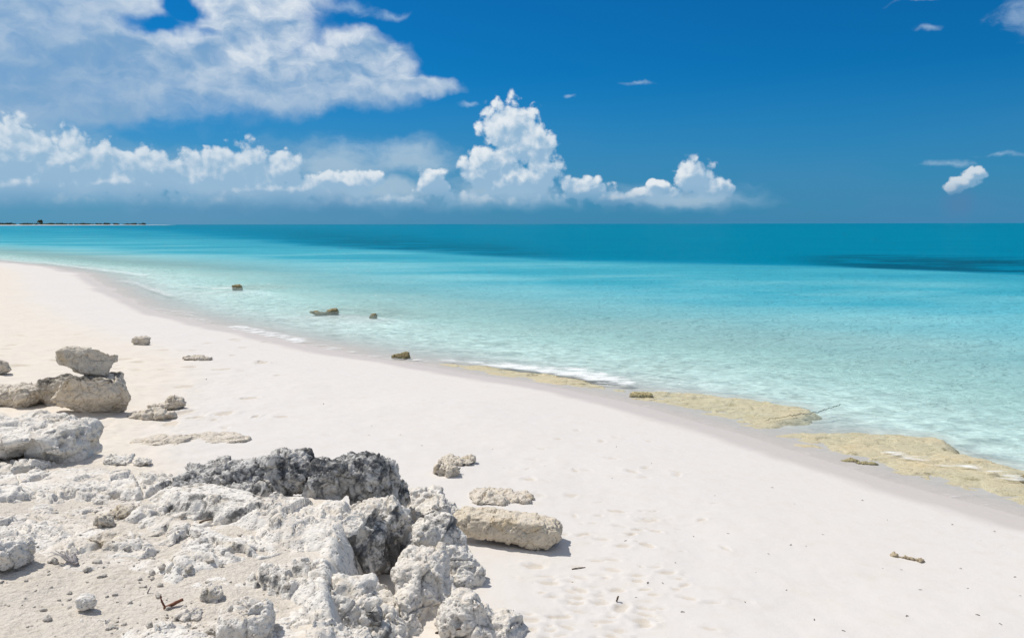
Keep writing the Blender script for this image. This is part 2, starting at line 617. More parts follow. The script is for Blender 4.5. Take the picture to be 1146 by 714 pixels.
def bump(N, h, strength=0.5, dist=0.01, normal=None):
    n = N.new('ShaderNodeBump')
    n.inputs['Strength'].default_value = strength
    n.inputs['Distance'].default_value = dist
    N.put(n.inputs['Height'], h)
    if normal is not None:
        N.put(n.inputs['Normal'], normal)
    return n.outputs[0]


def pos(N):
    return N.new('ShaderNodeNewGeometry').outputs['Position']


def mat_sand():
    m, N, out = material('white_coral_sand')
    p = pos(N)
    big = N.noise(p, 0.6, 4, 0.55)
    mid = N.noise(p, 7.0, 5, 0.6)
    grain = N.noise(p, 160.0, 3, 0.7)
    c = N.mix(N.smooth(N.attr('inland'), 0.0, 1.0), (0.665, 0.63, 0.595), (0.695, 0.63, 0.545))
    c = N.mix(N.math('MULTIPLY', N.smooth(mid, 0.45, 0.75), 0.30), c, (0.62, 0.55, 0.45))
    c = N.mix(N.math('MULTIPLY', N.smooth(big, 0.4, 0.7), 0.25), c, (0.68, 0.625, 0.56))
    c = N.mix(N.math('MULTIPLY', N.smooth(grain, 0.56, 0.8), 0.28), c, (0.42, 0.37, 0.30))
    # bits of broken shell and grit
    speck = N.voronoi(p, 38.0)
    rnd = N.noise(p, 9.0, 2, 0.5)
    sp = N.math('MULTIPLY', N.smooth(speck, 0.16, 0.08), N.math('MULTIPLY', N.smooth(rnd, 0.45, 0.62), N.smooth(N.attr('inland'), 0.0, 0.8, 0.25, 1.0)))
    gr2 = N.noise(p, 48.0, 3, 0.65)
    c = N.mix(N.math('MULTIPLY', N.math('MULTIPLY', N.smooth(gr2, 0.50, 0.66), N.attr('rubble')), 0.36), c, (0.42, 0.365, 0.29))
    c = N.mix(N.math('MULTIPLY', sp, 0.55), c, (0.30, 0.25, 0.19))
    # browner tint where the scuffed hollows dip
    c = N.mix(N.math('MULTIPLY', N.smooth(N.math('ADD', N.attr('hollow'), N.math('MULTIPLY', N.math('MULTIPLY', N.math('SUBTRACT', mid, 0.5), 2.0), N.attr('hollow'))), 0.0008, 0.006), 0.45), c, (0.50, 0.42, 0.31))
    st = N.noise(N.vmath('MULTIPLY', p, (5.0, 9.0, 5.0)), 1.0, 6, 0.68)
    c = N.mix(N.math('MULTIPLY', N.math('MULTIPLY', N.smooth(st, 0.56, 0.68), N.attr('inland')), 0.42), c, (0.50, 0.435, 0.34))
    wet = N.smooth(N.math('ADD', N.attr('wet'), N.math('MULTIPLY', N.math('SUBTRACT', N.noise(p, 1.6, 4, 0.6), 0.5), 0.45)), 0.35, 0.85)
    c = N.mix(wet, c, (0.56, 0.51, 0.475))
    # seabed further out
    c = N.mix(N.smooth(N.attr('depth'), 0.0, 0.25), c, (0.66, 0.67, 0.62))
    b1 = bump(N, mid, 0.25, 0.02)
    b2 = bump(N, grain, 0.30, 0.004, b1)
    b2 = bump(N, N.math('MULTIPLY', N.noise(p, 30.0, 5, 0.65), N.attr('rubble')), 0.9, 0.030, b2)
    b = principled(N, out, c, N.smooth(wet, 0, 1, 0.92, 0.55), 0.15, b2)
    return m


def mat_sea():
    m, N, out = material('clear_turquoise_water')
    p = pos(N)
    d = N.attr('depth')
    # ripples: two crossing wave trains plus chop, stretched along the crests
    r1 = N.noise(N.vmath('MULTIPLY', p, (1.1, 1.9, 1.0)), 1.0, 4, 0.6, 0.8)
    r2 = N.noise(N.vmath('MULTIPLY', p, (4.0, 6.5, 1.0)), 1.0, 4, 0.55, 0.8)
    r3 = N.noise(N.vmath('MULTIPLY', p, (0.25, 0.5, 1.0)), 1.0, 3, 0.5)
    h = N.math('ADD', N.math('MULTIPLY', r1, 1.0), N.math('MULTIPLY', r2, 0.28))
    h = N.math('ADD', h, N.math('MULTIPLY', r3, 1.5))
    nb = bump(N, h, 1.0, 0.30)
    nl = N.noise(N.vmath('MULTIPLY', p, (0.05, 0.12, 1.0)), 1.0, 5, 0.6)
    dd = N.math('MULTIPLY', d, N.smooth(nl, 0.25, 0.75, 0.75, 1.25))
    col = N.ramp(N.math('DIVIDE', dd, 7.0, clamp=True), [
        (0.0, (0.56, 0.66, 0.64)), (0.03, (0.50, 0.69, 0.68)), (0.055, (0.40, 0.68, 0.68)), (0.08, (0.25, 0.56, 0.60)), (0.146, (0.060, 0.37, 0.47)),
        (0.22, (0.018, 0.265, 0.39)), (0.36, (0.002, 0.215, 0.345)), (0.62, (0.0, 0.195, 0.315)), (1.0, (0.0, 0.175, 0.29))])
    weed = N.math('MULTIPLY', N.attr('weed'), N.smooth(N.noise(N.vmath('MULTIPLY', p, (0.12, 0.35, 1.0)), 1.0, 5, 0.6), 0.36, 0.56))
    col = N.mix(N.math('MULTIPLY', weed, 0.85), col, (0.002, 0.075, 0.13))
    crest = N.noise(N.vmath('MULTIPLY', p, (1.6, 2.6, 1.0)), 1.0, 3, 0.6, 1.2)
    crest = N.math('SUBTRACT', 1.0, N.math('ABSOLUTE', N.math('MULTIPLY', N.math('SUBTRACT', crest, 0.5), 5.0)), clamp=True)
    nd = bump(N, N.math('ADD', h, N.math('MULTIPLY', crest, 0.20)), 1.0, 0.16)
    dif = N.new('ShaderNodeBsdfDiffuse')
    N.put(dif.inputs['Color'], col)
    N.put(dif.inputs['Normal'], nd)
    tr = N.new('ShaderNodeBsdfTransparent')
    tint = N.ramp(N.math('DIVIDE', d, 1.0, clamp=True), [(0.0, (0.98, 0.98, 0.97)), (0.1, (0.83, 0.90, 0.91)), (0.3, (0.83, 0.96, 0.96)), (1.0, (0.55, 0.95, 0.96))])
    # bright caustic web of light painted into the transparent tint
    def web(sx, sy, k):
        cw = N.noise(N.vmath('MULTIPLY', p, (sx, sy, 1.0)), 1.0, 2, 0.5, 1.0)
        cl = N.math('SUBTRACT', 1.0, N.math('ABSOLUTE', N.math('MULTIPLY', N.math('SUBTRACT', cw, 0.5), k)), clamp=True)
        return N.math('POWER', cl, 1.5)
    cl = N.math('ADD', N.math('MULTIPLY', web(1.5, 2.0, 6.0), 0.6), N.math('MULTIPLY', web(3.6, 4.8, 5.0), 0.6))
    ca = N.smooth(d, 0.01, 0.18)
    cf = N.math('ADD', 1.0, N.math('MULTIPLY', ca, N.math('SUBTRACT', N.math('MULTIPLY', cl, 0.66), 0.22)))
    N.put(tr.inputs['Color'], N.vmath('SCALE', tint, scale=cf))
    alpha = N.math('MULTIPLY', N.smooth(d, 0.0, 0.9, 0.0, 1.0), 1.0)
    alpha = N.math('POWER', alpha, 0.62)
    mx = N.new('ShaderNodeMixShader')
    N.put(mx.inputs[0], alpha)
    N.nt.links.new(tr.outputs[0], mx.inputs[1])
    N.nt.links.new(dif.outputs[0], mx.inputs[2])
    gl = N.new('ShaderNodeBsdfGlossy')
    gl.inputs['Roughness'].default_value = 0.08
    N.put(gl.inputs['Normal'], nb)
    fr = N.new('ShaderNodeFresnel')
    fr.inputs['IOR'].default_value = 1.33
    N.put(fr.inputs['Normal'], nb)
    fm = N.math('MULTIPLY', fr.outputs[0], 0.22)
    fm = N.math('MULTIPLY', fm, N.smooth(d, 0.0, 0.12, 0.35, 1.0))
    mx2 = N.new('ShaderNodeMixShader')
    N.put(mx2.inputs[0], fm)
    N.nt.links.new(mx.outputs[0], mx2.inputs[1])
    N.nt.links.new(gl.outputs[0], mx2.inputs[2])
    # broken foam of the wash
    fo = N.new('ShaderNodeBsdfDiffuse')
    fo.inputs['Color'].default_value = (0.80, 0.81, 0.80, 1)
    fn = N.noise(N.vmath('MULTIPLY', p, (3.0, 6.0, 1.0)), 1.0, 6, 0.65, 0.5)
    ff = N.smooth(N.math('ADD', N.attr('foam'), N.math('MULTIPLY', N.math('SUBTRACT', fn, 0.5), 3.0)), 0.55, 1.35)
    mx3 = N.new('ShaderNodeMixShader')
    N.put(mx3.inputs[0], N.math('MULTIPLY', ff, 0.85))
    N.nt.links.new(mx2.outputs[0], mx3.inputs[1])
    N.nt.links.new(fo.outputs[0], mx3.inputs[2])
    N.nt.links.new(mx3.outputs[0], out.inputs[0])
    return m


def mat_rock(name, light, grey, dark, dust=0.6, greyness=0.5, tan=(0.50, 0.42, 0.30)):
    m, N, out = material(name)
    p = pos(N)
    n1 = N.noise(p, 2.6, 5, 0.6, 0.4)
    n2 = N.noise(p, 13.0, 7, 0.65, 0.3)
    n3 = N.noise(p, 60.0, 5, 0.7)
    v = N.voronoi(p, 46.0, 'SMOOTH_F1', 0.4)
    v2 = N.voronoi(p, 120.0, 'SMOOTH_F1', 0.4)
    g = N.math('ADD', N.math('MULTIPLY', n1, 0.55), N.math('MULTIPLY', n2, 0.55))
    gf = N.smooth(g, 0.72 - 0.4 * greyness, 0.92 - 0.4 * greyness)
    c = N.mix(gf, light, grey)
    c = N.mix(N.math('MULTIPLY', N.smooth(N.noise(p, 5.0, 4, 0.6), 0.52, 0.7), 0.5), c, tan)
    # black-grey weathered crust
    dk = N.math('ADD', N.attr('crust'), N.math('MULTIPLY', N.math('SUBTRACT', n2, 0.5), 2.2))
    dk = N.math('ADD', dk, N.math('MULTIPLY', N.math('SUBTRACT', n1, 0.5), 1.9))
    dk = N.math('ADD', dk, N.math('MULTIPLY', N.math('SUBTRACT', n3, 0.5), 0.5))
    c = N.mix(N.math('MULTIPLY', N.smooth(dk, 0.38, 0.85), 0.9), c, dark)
    # small pits coloured darker
    pit = N.math('MULTIPLY', N.smooth(v, 0.26, 0.12), N.smooth(n2, 0.42, 0.6))
    c = N.mix(N.math('MULTIPLY', pit, 0.45), c, dark)
    c = N.mix(N.math('MULTIPLY', N.smooth(n3, 0.5, 0.75), 0.25), c, grey)
    # dark lichen specks in the finest hollows
    ls = N.noise(N.vmath('MULTIPLY', p, (1.0, 1.0, 1.5)), 42.0, 4, 0.62, 0.4)
    lm = N.smooth(n2, 0.38, 0.62)
    c = N.mix(N.math('MULTIPLY', N.math('MULTIPLY', N.smooth(ls, 0.55, 0.63), lm), 0.80), c, N.mix(0.5, dark, grey))
    # blown sand lying on the flat tops
    nz = N.new('ShaderNodeSeparateXYZ')
    N.put(nz.inputs[0], N.new('ShaderNodeNewGeometry').outputs['Normal'])
    du = N.math('MULTIPLY', N.smooth(nz.outputs[2], 0.72, 0.96), N.smooth(N.math('SUBTRACT', N.math('ADD', n1, N.math('MULTIPLY', n2, 0.5)), N.math('MULTIPLY', N.attr('crust'), 0.5)), 0.58, 0.85))
    c = N.mix(N.math('MULTIPLY', du, dust), c, (0.67, 0.605, 0.525))
    hgt = N.math('ADD', N.math('MULTIPLY', n3, 0.5), N.math('MULTIPLY', N.smooth(v, 0.0, 0.4), 0.8))
    hgt = N.math('ADD', hgt, N.math('MULTIPLY', N.smooth(v2, 0.0, 0.4), 0.3))
    b1 = bump(N, n2, 0.5, 0.03)
    b2 = bump(N, hgt, 0.75, 0.010, b1)
    principled(N, out, c, 0.93, 0.15, b2)
    return m


def mat_simple(name, c1, c2, scale=20.0, rough=0.85, bumpd=0.003):
    m, N, out = material(name)
    p = N.new('ShaderNodeTexCoord').outputs['Object']
    n = N.noise(p, scale, 5, 0.6)
    c = N.mix(N.smooth(n, 0.35, 0.68), c1, c2)
    principled(N, out, c, rough, 0.2, bump(N, n, 0.6, bumpd))
    return m


M_SAND = mat_sand()
M_SEA = mat_sea()
M_WHITE = mat_rock('bleached_limestone', (0.78, 0.74, 0.68), (0.50, 0.485, 0.46), (0.085, 0.085, 0.085), 0.85, 0.25)
M_DARK = mat_rock('weathered_black_limestone', (0.62, 0.60, 0.57), (0.31, 0.31, 0.31), (0.060, 0.063, 0.066), 0.35, 0.5, (0.36, 0.33, 0.28))
M_TAN = mat_rock('tan_limestone', (0.66, 0.595, 0.50), (0.46, 0.41, 0.34), (0.11, 0.10, 0.085), 0.8, 0.3, (0.52, 0.41, 0.25))
M_SHELF = mat_rock('yellow_beachrock', (0.68, 0.575, 0.395), (0.58, 0.475, 0.29), (0.24, 0.19, 0.09), 0.0, 0.3, (0.69, 0.56, 0.33))
M_ALGAE = mat_rock('algae_covered_rock', (0.30, 0.25, 0.14), (0.17, 0.15, 0.085), (0.035, 0.04, 0.022), 0.0, 0.5, (0.30, 0.23, 0.10))

M_SLAB = mat_rock('warm_tan_limestone', (0.66, 0.58, 0.46), (0.46, 0.40, 0.31), (0.12, 0.10, 0.075), 0.6, 0.3, (0.55, 0.41, 0.22))
M_LIP = mat_rock('olive_beachrock', (0.46, 0.39, 0.22), (0.28, 0.235, 0.12), (0.06, 0.06, 0.035), 0.0, 0.5, (0.42, 0.33, 0.15))

# ------------------------------------------------------------------ sand, sea
def build_ground():
    ys = np.concatenate([[-4000, -400, -60, -15, -5, -2, -0.5, 0.5, 1.2, 1.7], np.arange(2.0, 8.0, 0.016), np.arange(8.0, 13.0, 0.03),
                         13.0 * geo(1.0, 5.0, 1.008), geo(65.0, 9000.0, 1.12)])
    xr = np.concatenate([np.arange(-4.2, 3.2, 0.016), np.arange(3.2, 5.2, 0.03)])
    xs = np.concatenate([-np.flip(geo(4.2, 60.0, 1.012)), -4.2 + np.zeros(0), xr, geo(5.2, 60.0, 1.03)])
    xs = np.concatenate([[-9000, -4000, -1500, -600, -250, -120, -80], xs, [90, 150, 400, 1200, 4000, 9000]])
    xs = np.unique(np.round(xs, 5))

    def f(x, y):
        z = ground_z(x, y)
        zb, s, e, m = land_base(x, y)
        far = sstep(y, 60, 200)
        inland = np.clip(sstep(m, -1.2, 0.3) + sstep(-x - 0.30 * y, 0.3, 2.2), 0, 1) * sstep(s, 1.5, 4)
        hollow = np.clip(ground_z(x, y, dents=False) - z, 0, 0.05)
        wet = 1 - sstep(s, 0.05, 0.90 + 0.012 * np.clip(y, 0, 60))
        wet = np.where(s < 0, 1.0, wet)
        return z, {'rubble': sstep(m, 0.0, 0.35), 'wet': wet, 'inland': inland, 'hollow': hollow, 'depth': np.clip(-z, 0, 10)}
    me = grid_mesh('sand_beach', xs, ys, f, None)
    o = link('sand_beach', me, M_SAND)
    tag(o, 'white coral sand beach sloping down into the turquoise sea', 'beach', kind='structure')


# foam streaks, as lines on the photo: (points, half width in m, strength)
FOAM = [([(262, 366), (300, 374), (335, 382)], 0.25, 0.9), ([(335, 382), (400, 395), (450, 402)], 0.12, 0.6),
        ([(560, 408), (600, 412), (650, 419), (695, 428)], 0.22, 1.0), ([(640, 413), (690, 424)], 0.2, 0.9),
        ([(460, 402), (520, 405), (560, 408)], 0.12, 0.7),
        ([(990, 505), (1040, 515), (1090, 523), (1140, 535)], 0.12, 0.6), ([(1040, 518), (1090, 528)], 0.10, 0.5),
        ([(45, 293), (95, 300), (165, 308)], 0.35, 0.7), ([(185, 318), (232, 322)], 0.22, 0.6), ([(140, 314), (190, 330)], 0.25, 0.7),
        ([(165, 344), (200, 350), (240, 360)], 0.2, 0.55), ([(238, 323), (262, 322)], 0.25, 0.8), ([(690, 430), (760, 440)], 0.08, 0.55),
        ([(640, 415), (690, 424)], 0.2, 0.4), ([(0, 291), (40, 295)], 0.4, 0.6)]


def build_sea():
    ys = np.concatenate([[-300.0, -60.0, -15.0, -3.0, 1.0], np.arange(2.0, 4.0, 0.2), np.arange(4.0, 12.0, 0.035),
                         geo(12.0, 110.0, 1.0085), geo(110.0, 15000.0, 1.03)])
    xs = np.concatenate([-np.flip(geo(6.0, 120.0, 1.012)), np.arange(-6.0, 8.0, 0.05), geo(8.0, 120.0, 1.02)])
    xs = np.concatenate([-np.flip(geo(120.0, 15000.0, 1.12)), xs, geo(120.0, 15000.0, 1.25)])
    xs = np.unique(np.round(xs, 4))

    def f(x, y):
        z, s, e, m = land_base(x, y)
        amp = sstep(-s, 0.0, 2.5) * (1 - sstep(y, 40, 160))
        near = np.nonzero((y > 3) & (y < 22) & (np.abs(x) < 9))[0]
        for i in range(len(SHELVES)):
            zs, sd = shelf_z(x[near], y[near], i)
            z[near] = np.maximum(z[near], np.where(sd > 0.0, zs, -9))
        w = 0.010 * fbm(xyz(x * 0.9, y * 1.8), 3, 61) * amp + 0.004 * fbm(xyz(x * 3.2, y * 6.0), 2, 71) * amp * (1 - sstep(y, 14, 25))
        foam = np.zeros_like(x)
        for pts, hw, st in FOAM:
            line = [tuple(at_plane(px, py, 0)[:2]) for px, py in pts]
            hw = hw * 1.5
            foam = np.maximum(foam, 1.25 * st * np.exp(-(dist_poly(x, y, line) / hw) ** 2))
        lip = np.exp(-((s + 0.05) / 0.10) ** 2) * 0.95
        lip = np.maximum(lip, np.exp(-((s + 0.55 + 0.35 * fbm(xyz(x * 0.5, y * 0.5), 2, 81)) / 0.13) ** 2) * 0.80 * sstep(fbm(xyz(x * 0.35, y * 0.35), 2, 83), -0.05, 0.35))
        foam = np.maximum(foam, np.where(y < 60, lip * (0.45 + 0.55 * sstep(y, 11.0, 17.0)), 0))
        e2 = e + 2.0 * fbm(xyz(x * 0.15, y * 0.15), 3, 77)
        right = sstep(x / np.maximum(y, 1), 0.32, 0.46)
        left = sstep(x / np.maximum(y, 1), -0.40, -0.15) * (1 - sstep(x / np.maximum(y, 1), -0.02, 0.10))
        weed = right * sstep(e2, -1.0, 1.5) * (1 - sstep(e2, 10, 26)) + left * 0.6 * sstep(e2, -1, 3) * (1 - sstep(e2, 0.06 * y, 0.3 * y))
        return w, {'depth': np.clip(w - z, 0, 12), 'foam': foam, 'weed': weed}
    me = grid_mesh('sea', xs, ys, f, None)
    # drop the parts lying well under the land
    co = np.zeros(len(me.vertices) * 3, np.float32)
    me.vertices.foreach_get('co', co)
    co = co.reshape(-1, 3)
    z = land_base(co[:, 0].astype(float), co[:, 1].astype(float))[0]
    bm = bmesh.new()
    bm.from_mesh(me)
    bm.verts.ensure_lookup_table()
    dead = [bm.verts[i] for i in np.nonzero(z > 0.06)[0]]
    bmesh.ops.delete(bm, geom=dead, context='VERTS')
    bm.to_mesh(me)
    bm.free()
    o = link('sea', me, M_SEA)
    tag(o, 'calm clear turquoise sea deepening to teal at the horizon', 'sea', kind='structure')


build_ground()
build_sea()

# ------------------------------------------------------------------ rocks
def chunk_bm(bm, c, size, rot=0.0, tilt=(0.0, 0.0), seed=0, box=5.0, n=30, jit=0.25):
    """irregular convex lump: points on a superellipsoid, hulled"""
    r = random.Random(seed)
    vs = []
    mt = Matrix.Rotation(rot, 3, 'Z') @ Matrix.Rotation(tilt[0], 3, 'X') @ Matrix.Rotation(tilt[1], 3, 'Y')
    for k in range(n):
        v = Vector((r.gauss(0, 1), r.gauss(0, 1), r.gauss(0, 1))).normalized()
        l = (abs(v.x) ** box + abs(v.y) ** box + abs(v.z) ** box) ** (1 / box)
        v = v / l * (1 - r.random() * jit)
        v = mt @ Vector((v.x * size[0] / 2, v.y * size[1] / 2, v.z * size[2] / 2))
        vs.append(bm.verts.new(v + Vector(c)))
    h = bmesh.ops.convex_hull(bm, input=vs)
    junk = [g for g in h['geom_interior'] if isinstance(g, bmesh.types.BMVert)]
    if junk:
        bmesh.ops.delete(bm, geom=junk, context='VERTS')


def remesh(bm, voxel):
    me = bpy.data.meshes.new('tmp')
    bm.to_mesh(me)
    bm.free()
    o = bpy.data.objects.new('tmp', me)
    COL.objects.link(o)
    md = o.modifiers.new('r', 'REMESH')
    md.mode = 'VOXEL'
    md.voxel_size = voxel
    dg = bpy.context.evaluated_depsgraph_get()
    ev = o.evaluated_get(dg)
    m2 = bpy.data.meshes.new_from_object(ev)
    bpy.data.objects.remove(o)
    bpy.data.meshes.remove(me)
    return m2


def weather(me, seed, k=1.0, pits=1.0, rough=1.0, strata=0.0, crust=None, lump=1.0):
    """displace a remeshed lump into pitted limestone; k scales the feature size"""
    n = len(me.vertices)
    co = np.zeros(n * 3, np.float32)
    no = np.zeros(n * 3, np.float32)
    me.vertices.foreach_get('co', co)
    me.vertices.foreach_get('normal', no)
    co = co.reshape(-1, 3).astype(float)
    no = no.reshape(-1, 3).astype(float)
    p = co / k
    q = p + 0.03 * np.stack([fbm(p * 6, 2, seed + 90), fbm(p * 6, 2, seed + 91), fbm(p * 6, 2, seed + 92)], 1)
    d = lump * 0.055 * fbm(q * 3.0, 3, seed)
    fa, ca = facets(q * 4.0, seed + 50)
    fb, cb = facets(q * 10.0 + 3.1, seed + 51)
    fc, cc = facets(q * 26.0 + 1.7, seed + 52)
    d += rough * (0.050 * fa + 0.026 * fb + 0.010 * fc)
    d -= rough * (0.030 * (1 - sstep(ca, 0.0, 0.07)) + 0.010 * (1 - sstep(cb, 0.0, 0.10)))
    d += rough * 0.026 * (fbm(q * 6.5, 4, seed + 10, 0.55, ridged=True) - 0.25)
    d += rough * 0.012 * fbm(q * 16, 4, seed + 15, 0.65)
    w1 = worley(q * 9 + 0.35 * np.stack([fbm(p * 9, 2, seed + 93)] * 3, 1), seed + 30)
    w2 = worley(q * 24, seed + 31)
    where = sstep(fbm(p * 4, 3, seed + 33), 0.05, 0.30)
    d -= pits * 0.055 * (1 - sstep(w1, 0.16, 0.34)) * where
    d -= pits * 0.018 * (1 - sstep(w2, 0.15, 0.36)) * (0.25 + 0.75 * sstep(fbm(p * 6, 2, seed + 34), -0.1, 0.3))
    if strata:
        zz = p[:, 2] + 0.05 * fbm(p * 2.5, 2, seed + 40)
        d += strata * 0.02 * np.sin(zz * 55 + 2 * fbm(p * 3, 2, seed + 41))
    co2 = co + no * (d * k)[:, None]
    me.vertices.foreach_set('co', co2.astype(np.float32).ravel())
    me.update()
    me.polygons.foreach_set('use_smooth', np.ones(len(me.polygons), bool))
    cr = np.zeros(n) if crust is None else crust(co2, no)
    a = me.attributes.new('crust', 'FLOAT', 'POINT')
    a.data.foreach_set('value', np.asarray(cr, np.float32))
    return me


def span(x0, y0, x1, y1, depth, z=None):
    """photo box -> base centre (world) and size in metres, for a lump `depth` metres thick away from the camera"""
    cx = (x0 + x1) / 2
    b = G(cx, y1) if z is None else at_plane(cx, y1, z)
    rng_ = math.hypot(b.y, CAM_Z - b.z)
    mpp = math.hypot(b.y + depth * 0.4, CAM_Z - b.z) / FPX
    al = math.atan2(CAM_Z - b.z, b.y)
    w = (x1 - x0) * mpp
    h = max(0.03, ((y1 - y0) * mpp - depth * math.sin(al) * 0.8) / math.cos(al))
    f = Vector((b.x, b.y, 0)).normalized()
    c = Vector((b.x, b.y, b.z)) + f * depth * 0.5
    return c, w, h


def rock(name, label, boxes, mat, seed, voxel=0.012, cat='rock', group=None, k=1.0, sink=0.25, crust=None, box=5.0, jit=0.25, n=30, **kw):
    """boxes: (x0,y0,x1,y1,depth[,z[,rot[,tiltx,tilty]]])"""
    bm = bmesh.new()
    c0 = None
    for i, b in enumerate(boxes):
        z = b[5] if len(b) > 5 else None
        rot = b[6] if len(b) > 6 else 0.0
        tilt = (b[7], b[8]) if len(b) > 8 else (0.0, 0.0)
        c, w, h = span(*b[:5], z)
        hh = h * (1 + sink)
        if c0 is None:
            c0 = c.copy()
        chunk_bm(bm, (c.x, c.y, c.z + h - hh / 2), (w, b[4], hh), rot, tilt, seed * 31 + i, box, n, jit)
    me = remesh(bm, voxel)
    weather(me, seed, k, crust=crust, **kw)
    me.transform(Matrix.Translation(-c0))
    o = link(name, me, mat)
    o.location = c0
    me.name = name
    tag(o, label, cat, group)
    return o


def crust_top(amount, lo=0.2, hi=0.8):
    return lambda co, no: amount * sstep(no[:, 2], lo, hi)


def crust_flat(amount):
    return lambda co, no: np.full(len(co), amount)


# --- the far pile on the left
rock('boulder', 'pale cream boulder with a brown shaded side perched on top of the grey block', [(56, 384, 136, 425, 0.42, 0.73)], M_TAN, 3, 0.010,
     cat='boulder', k=0.8, sink=0.15, crust=crust_flat(0.10), pits=0.5, jit=0.3, rough=0.5, box=2.8, n=26)
rock('rock', 'blocky rock with dark grey top and cream undercut side beneath the perched boulder',
     [(58, 412, 148, 466, 0.50), (38, 414, 110, 455, 0.60)], M_TAN, 4, 0.010, k=0.8, crust=crust_top(0.75, 0.3, 0.8), rough=0.6, jit=0.35)
rock('rock', 'cream sand dusted rock left of the dark topped block', [(-25, 424, 62, 456, 0.7), ], M_TAN, 5, 0.012, k=0.9, pits=0.5)
rock('rock', 'long grey white limestone ledge cut by the left edge, below the dark topped block',
     [(-90, 456, 95, 522, 0.9), (40, 460, 102, 522, 0.55)], M_WHITE, 6, 0.012, crust=crust_top(0.22), strata=0.4, rough=0.6, n=44, jit=0.3)
rock('rock', 'small pale rock cut by the left edge beside the boulder', [(-12, 402, 12, 420, 0.22)], M_TAN, 7, 0.008, k=0.5)
rock('rock', 'small tan rock alone on the open sand behind the boulder', [(149, 377, 170, 387, 0.22)], M_TAN, 8, 0.007, k=0.5)
rock('rock', 'thin flat rock barely showing above the sand right of the boulder', [(202, 396, 238, 404, 0.30)], M_TAN, 9, 0.008, k=0.5)
rock('rock', 'small cream rock with a flat toe right of the dark topped block', [(183, 440, 208, 459, 0.24), (168, 449, 192, 459, 0.18)], M_TAN, 10, 0.008, k=0.5)
rock('rock', 'low tan slab edge half buried in sand behind the outcrop', [(140, 455, 200, 470, 0.30)], M_TAN, 11, 0.010, k=0.7, sink=0.6)

rock('rock_ledge', 'long sand covered ledge with a thin dark lip behind the dark ridge', [(145, 486, 215, 499, 0.40), (190, 484, 282, 497, 0.45)], M_TAN, 12, 0.010, k=0.7, sink=1.5, rough=0.5)
rock('rock', 'low grey knob in the sand between white ledge and dark ridge, larger of two', [(118, 508, 150, 522, 0.2)], M_WHITE, 13, 0.008,
     k=0.5, crust=crust_flat(0.3))
rock('rock', 'little grey knob in the sand close left of the dark ridge', [(152, 512, 170, 522, 0.15)], M_WHITE, 14, 0.007, k=0.4, crust=crust_flat(0.3))

# --- the foreground outcrop
def tops(name, label, boxes, mat, seed, voxel=0.011, cat='rock', k=1.0, crust=None, box=5.0, jit=0.25, n=30, group=None, **kw):
    """boxes: (px, py, ztop, width px, depth m, height m, rot) - px, py is the middle of the upper face"""
    bm = bmesh.new()
    c0 = None
    for i, b in enumerate(boxes):
        px, py, zt, wpx, dep, hh = b[:6]
        rot = b[6] if len(b) > 6 else 0.0
        tilt = (b[7], b[8]) if len(b) > 8 else (0, 0)
        c = at_plane(px, py, zt)
        w = wpx * math.hypot(c.y, CAM_Z - zt) / FPX
        if c0 is None:
            c0 = Vector((c.x, c.y, zt - hh))
        chunk_bm(bm, (c.x, c.y, zt - hh / 2), (w, dep, hh), rot, tilt, seed * 31 + i, box, n, jit)
    me = remesh(bm, voxel)
    weather(me, seed, k, crust=crust, **kw)
    me.transform(Matrix.Translation(-c0))
    o = link(name, me, mat)
    o.location = c0
    me.name = name
    tag(o, label, cat, group)
    return o


def near_crust(spots, base=0.1):
    """dark crust in world-space patches: (px, py, z, radius m, strength)"""
    def f(co, no):
        v = np.full(len(co), base)
        for px, py, z, r, s in spots:
            c = at_plane(px, py, z)
            v = np.maximum(v, s * np.exp(-((co[:, 0] - c.x) ** 2 + (co[:, 1] - c.y) ** 2 + (co[:, 2] - z) ** 2) / r ** 2))
        return v
    return f


LOBES = [  # outlines on the photo at the height of the crust, rise above the sand
    ([(185, 536), (240, 540), (300, 550), (380, 551), (410, 553), (412, 585), (398, 612), (380, 622), (350, 606), (335, 603), (300, 598),
      (285, 585), (235, 577), (190, 570), (150, 552)], 0.075),
    ([(285, 628), (340, 616), (392, 620), (392, 680), (400, 740), (365, 740), (362, 690), (330, 672), (290, 660), (268, 645)], 0.08),
    ([(150, 562), (200, 572), (250, 588), (290, 600), (298, 615), (268, 628), (215, 640), (190, 655), (168, 634), (195, 610), (165, 592),
      (130, 580)], 0.05),
    ([(-90, 512), (60, 523), (120, 520), (190, 535), (185, 556), (120, 562), (60, 565), (-90, 575)], 0.035),
    ([(130, 705), (190, 690), (250, 700), (262, 760), (120, 760)], 0.035)]
LOBES_W = [([tuple(at_plane(px, py, 0.76)[:2]) for px, py in pts], h) for pts, h in LOBES]


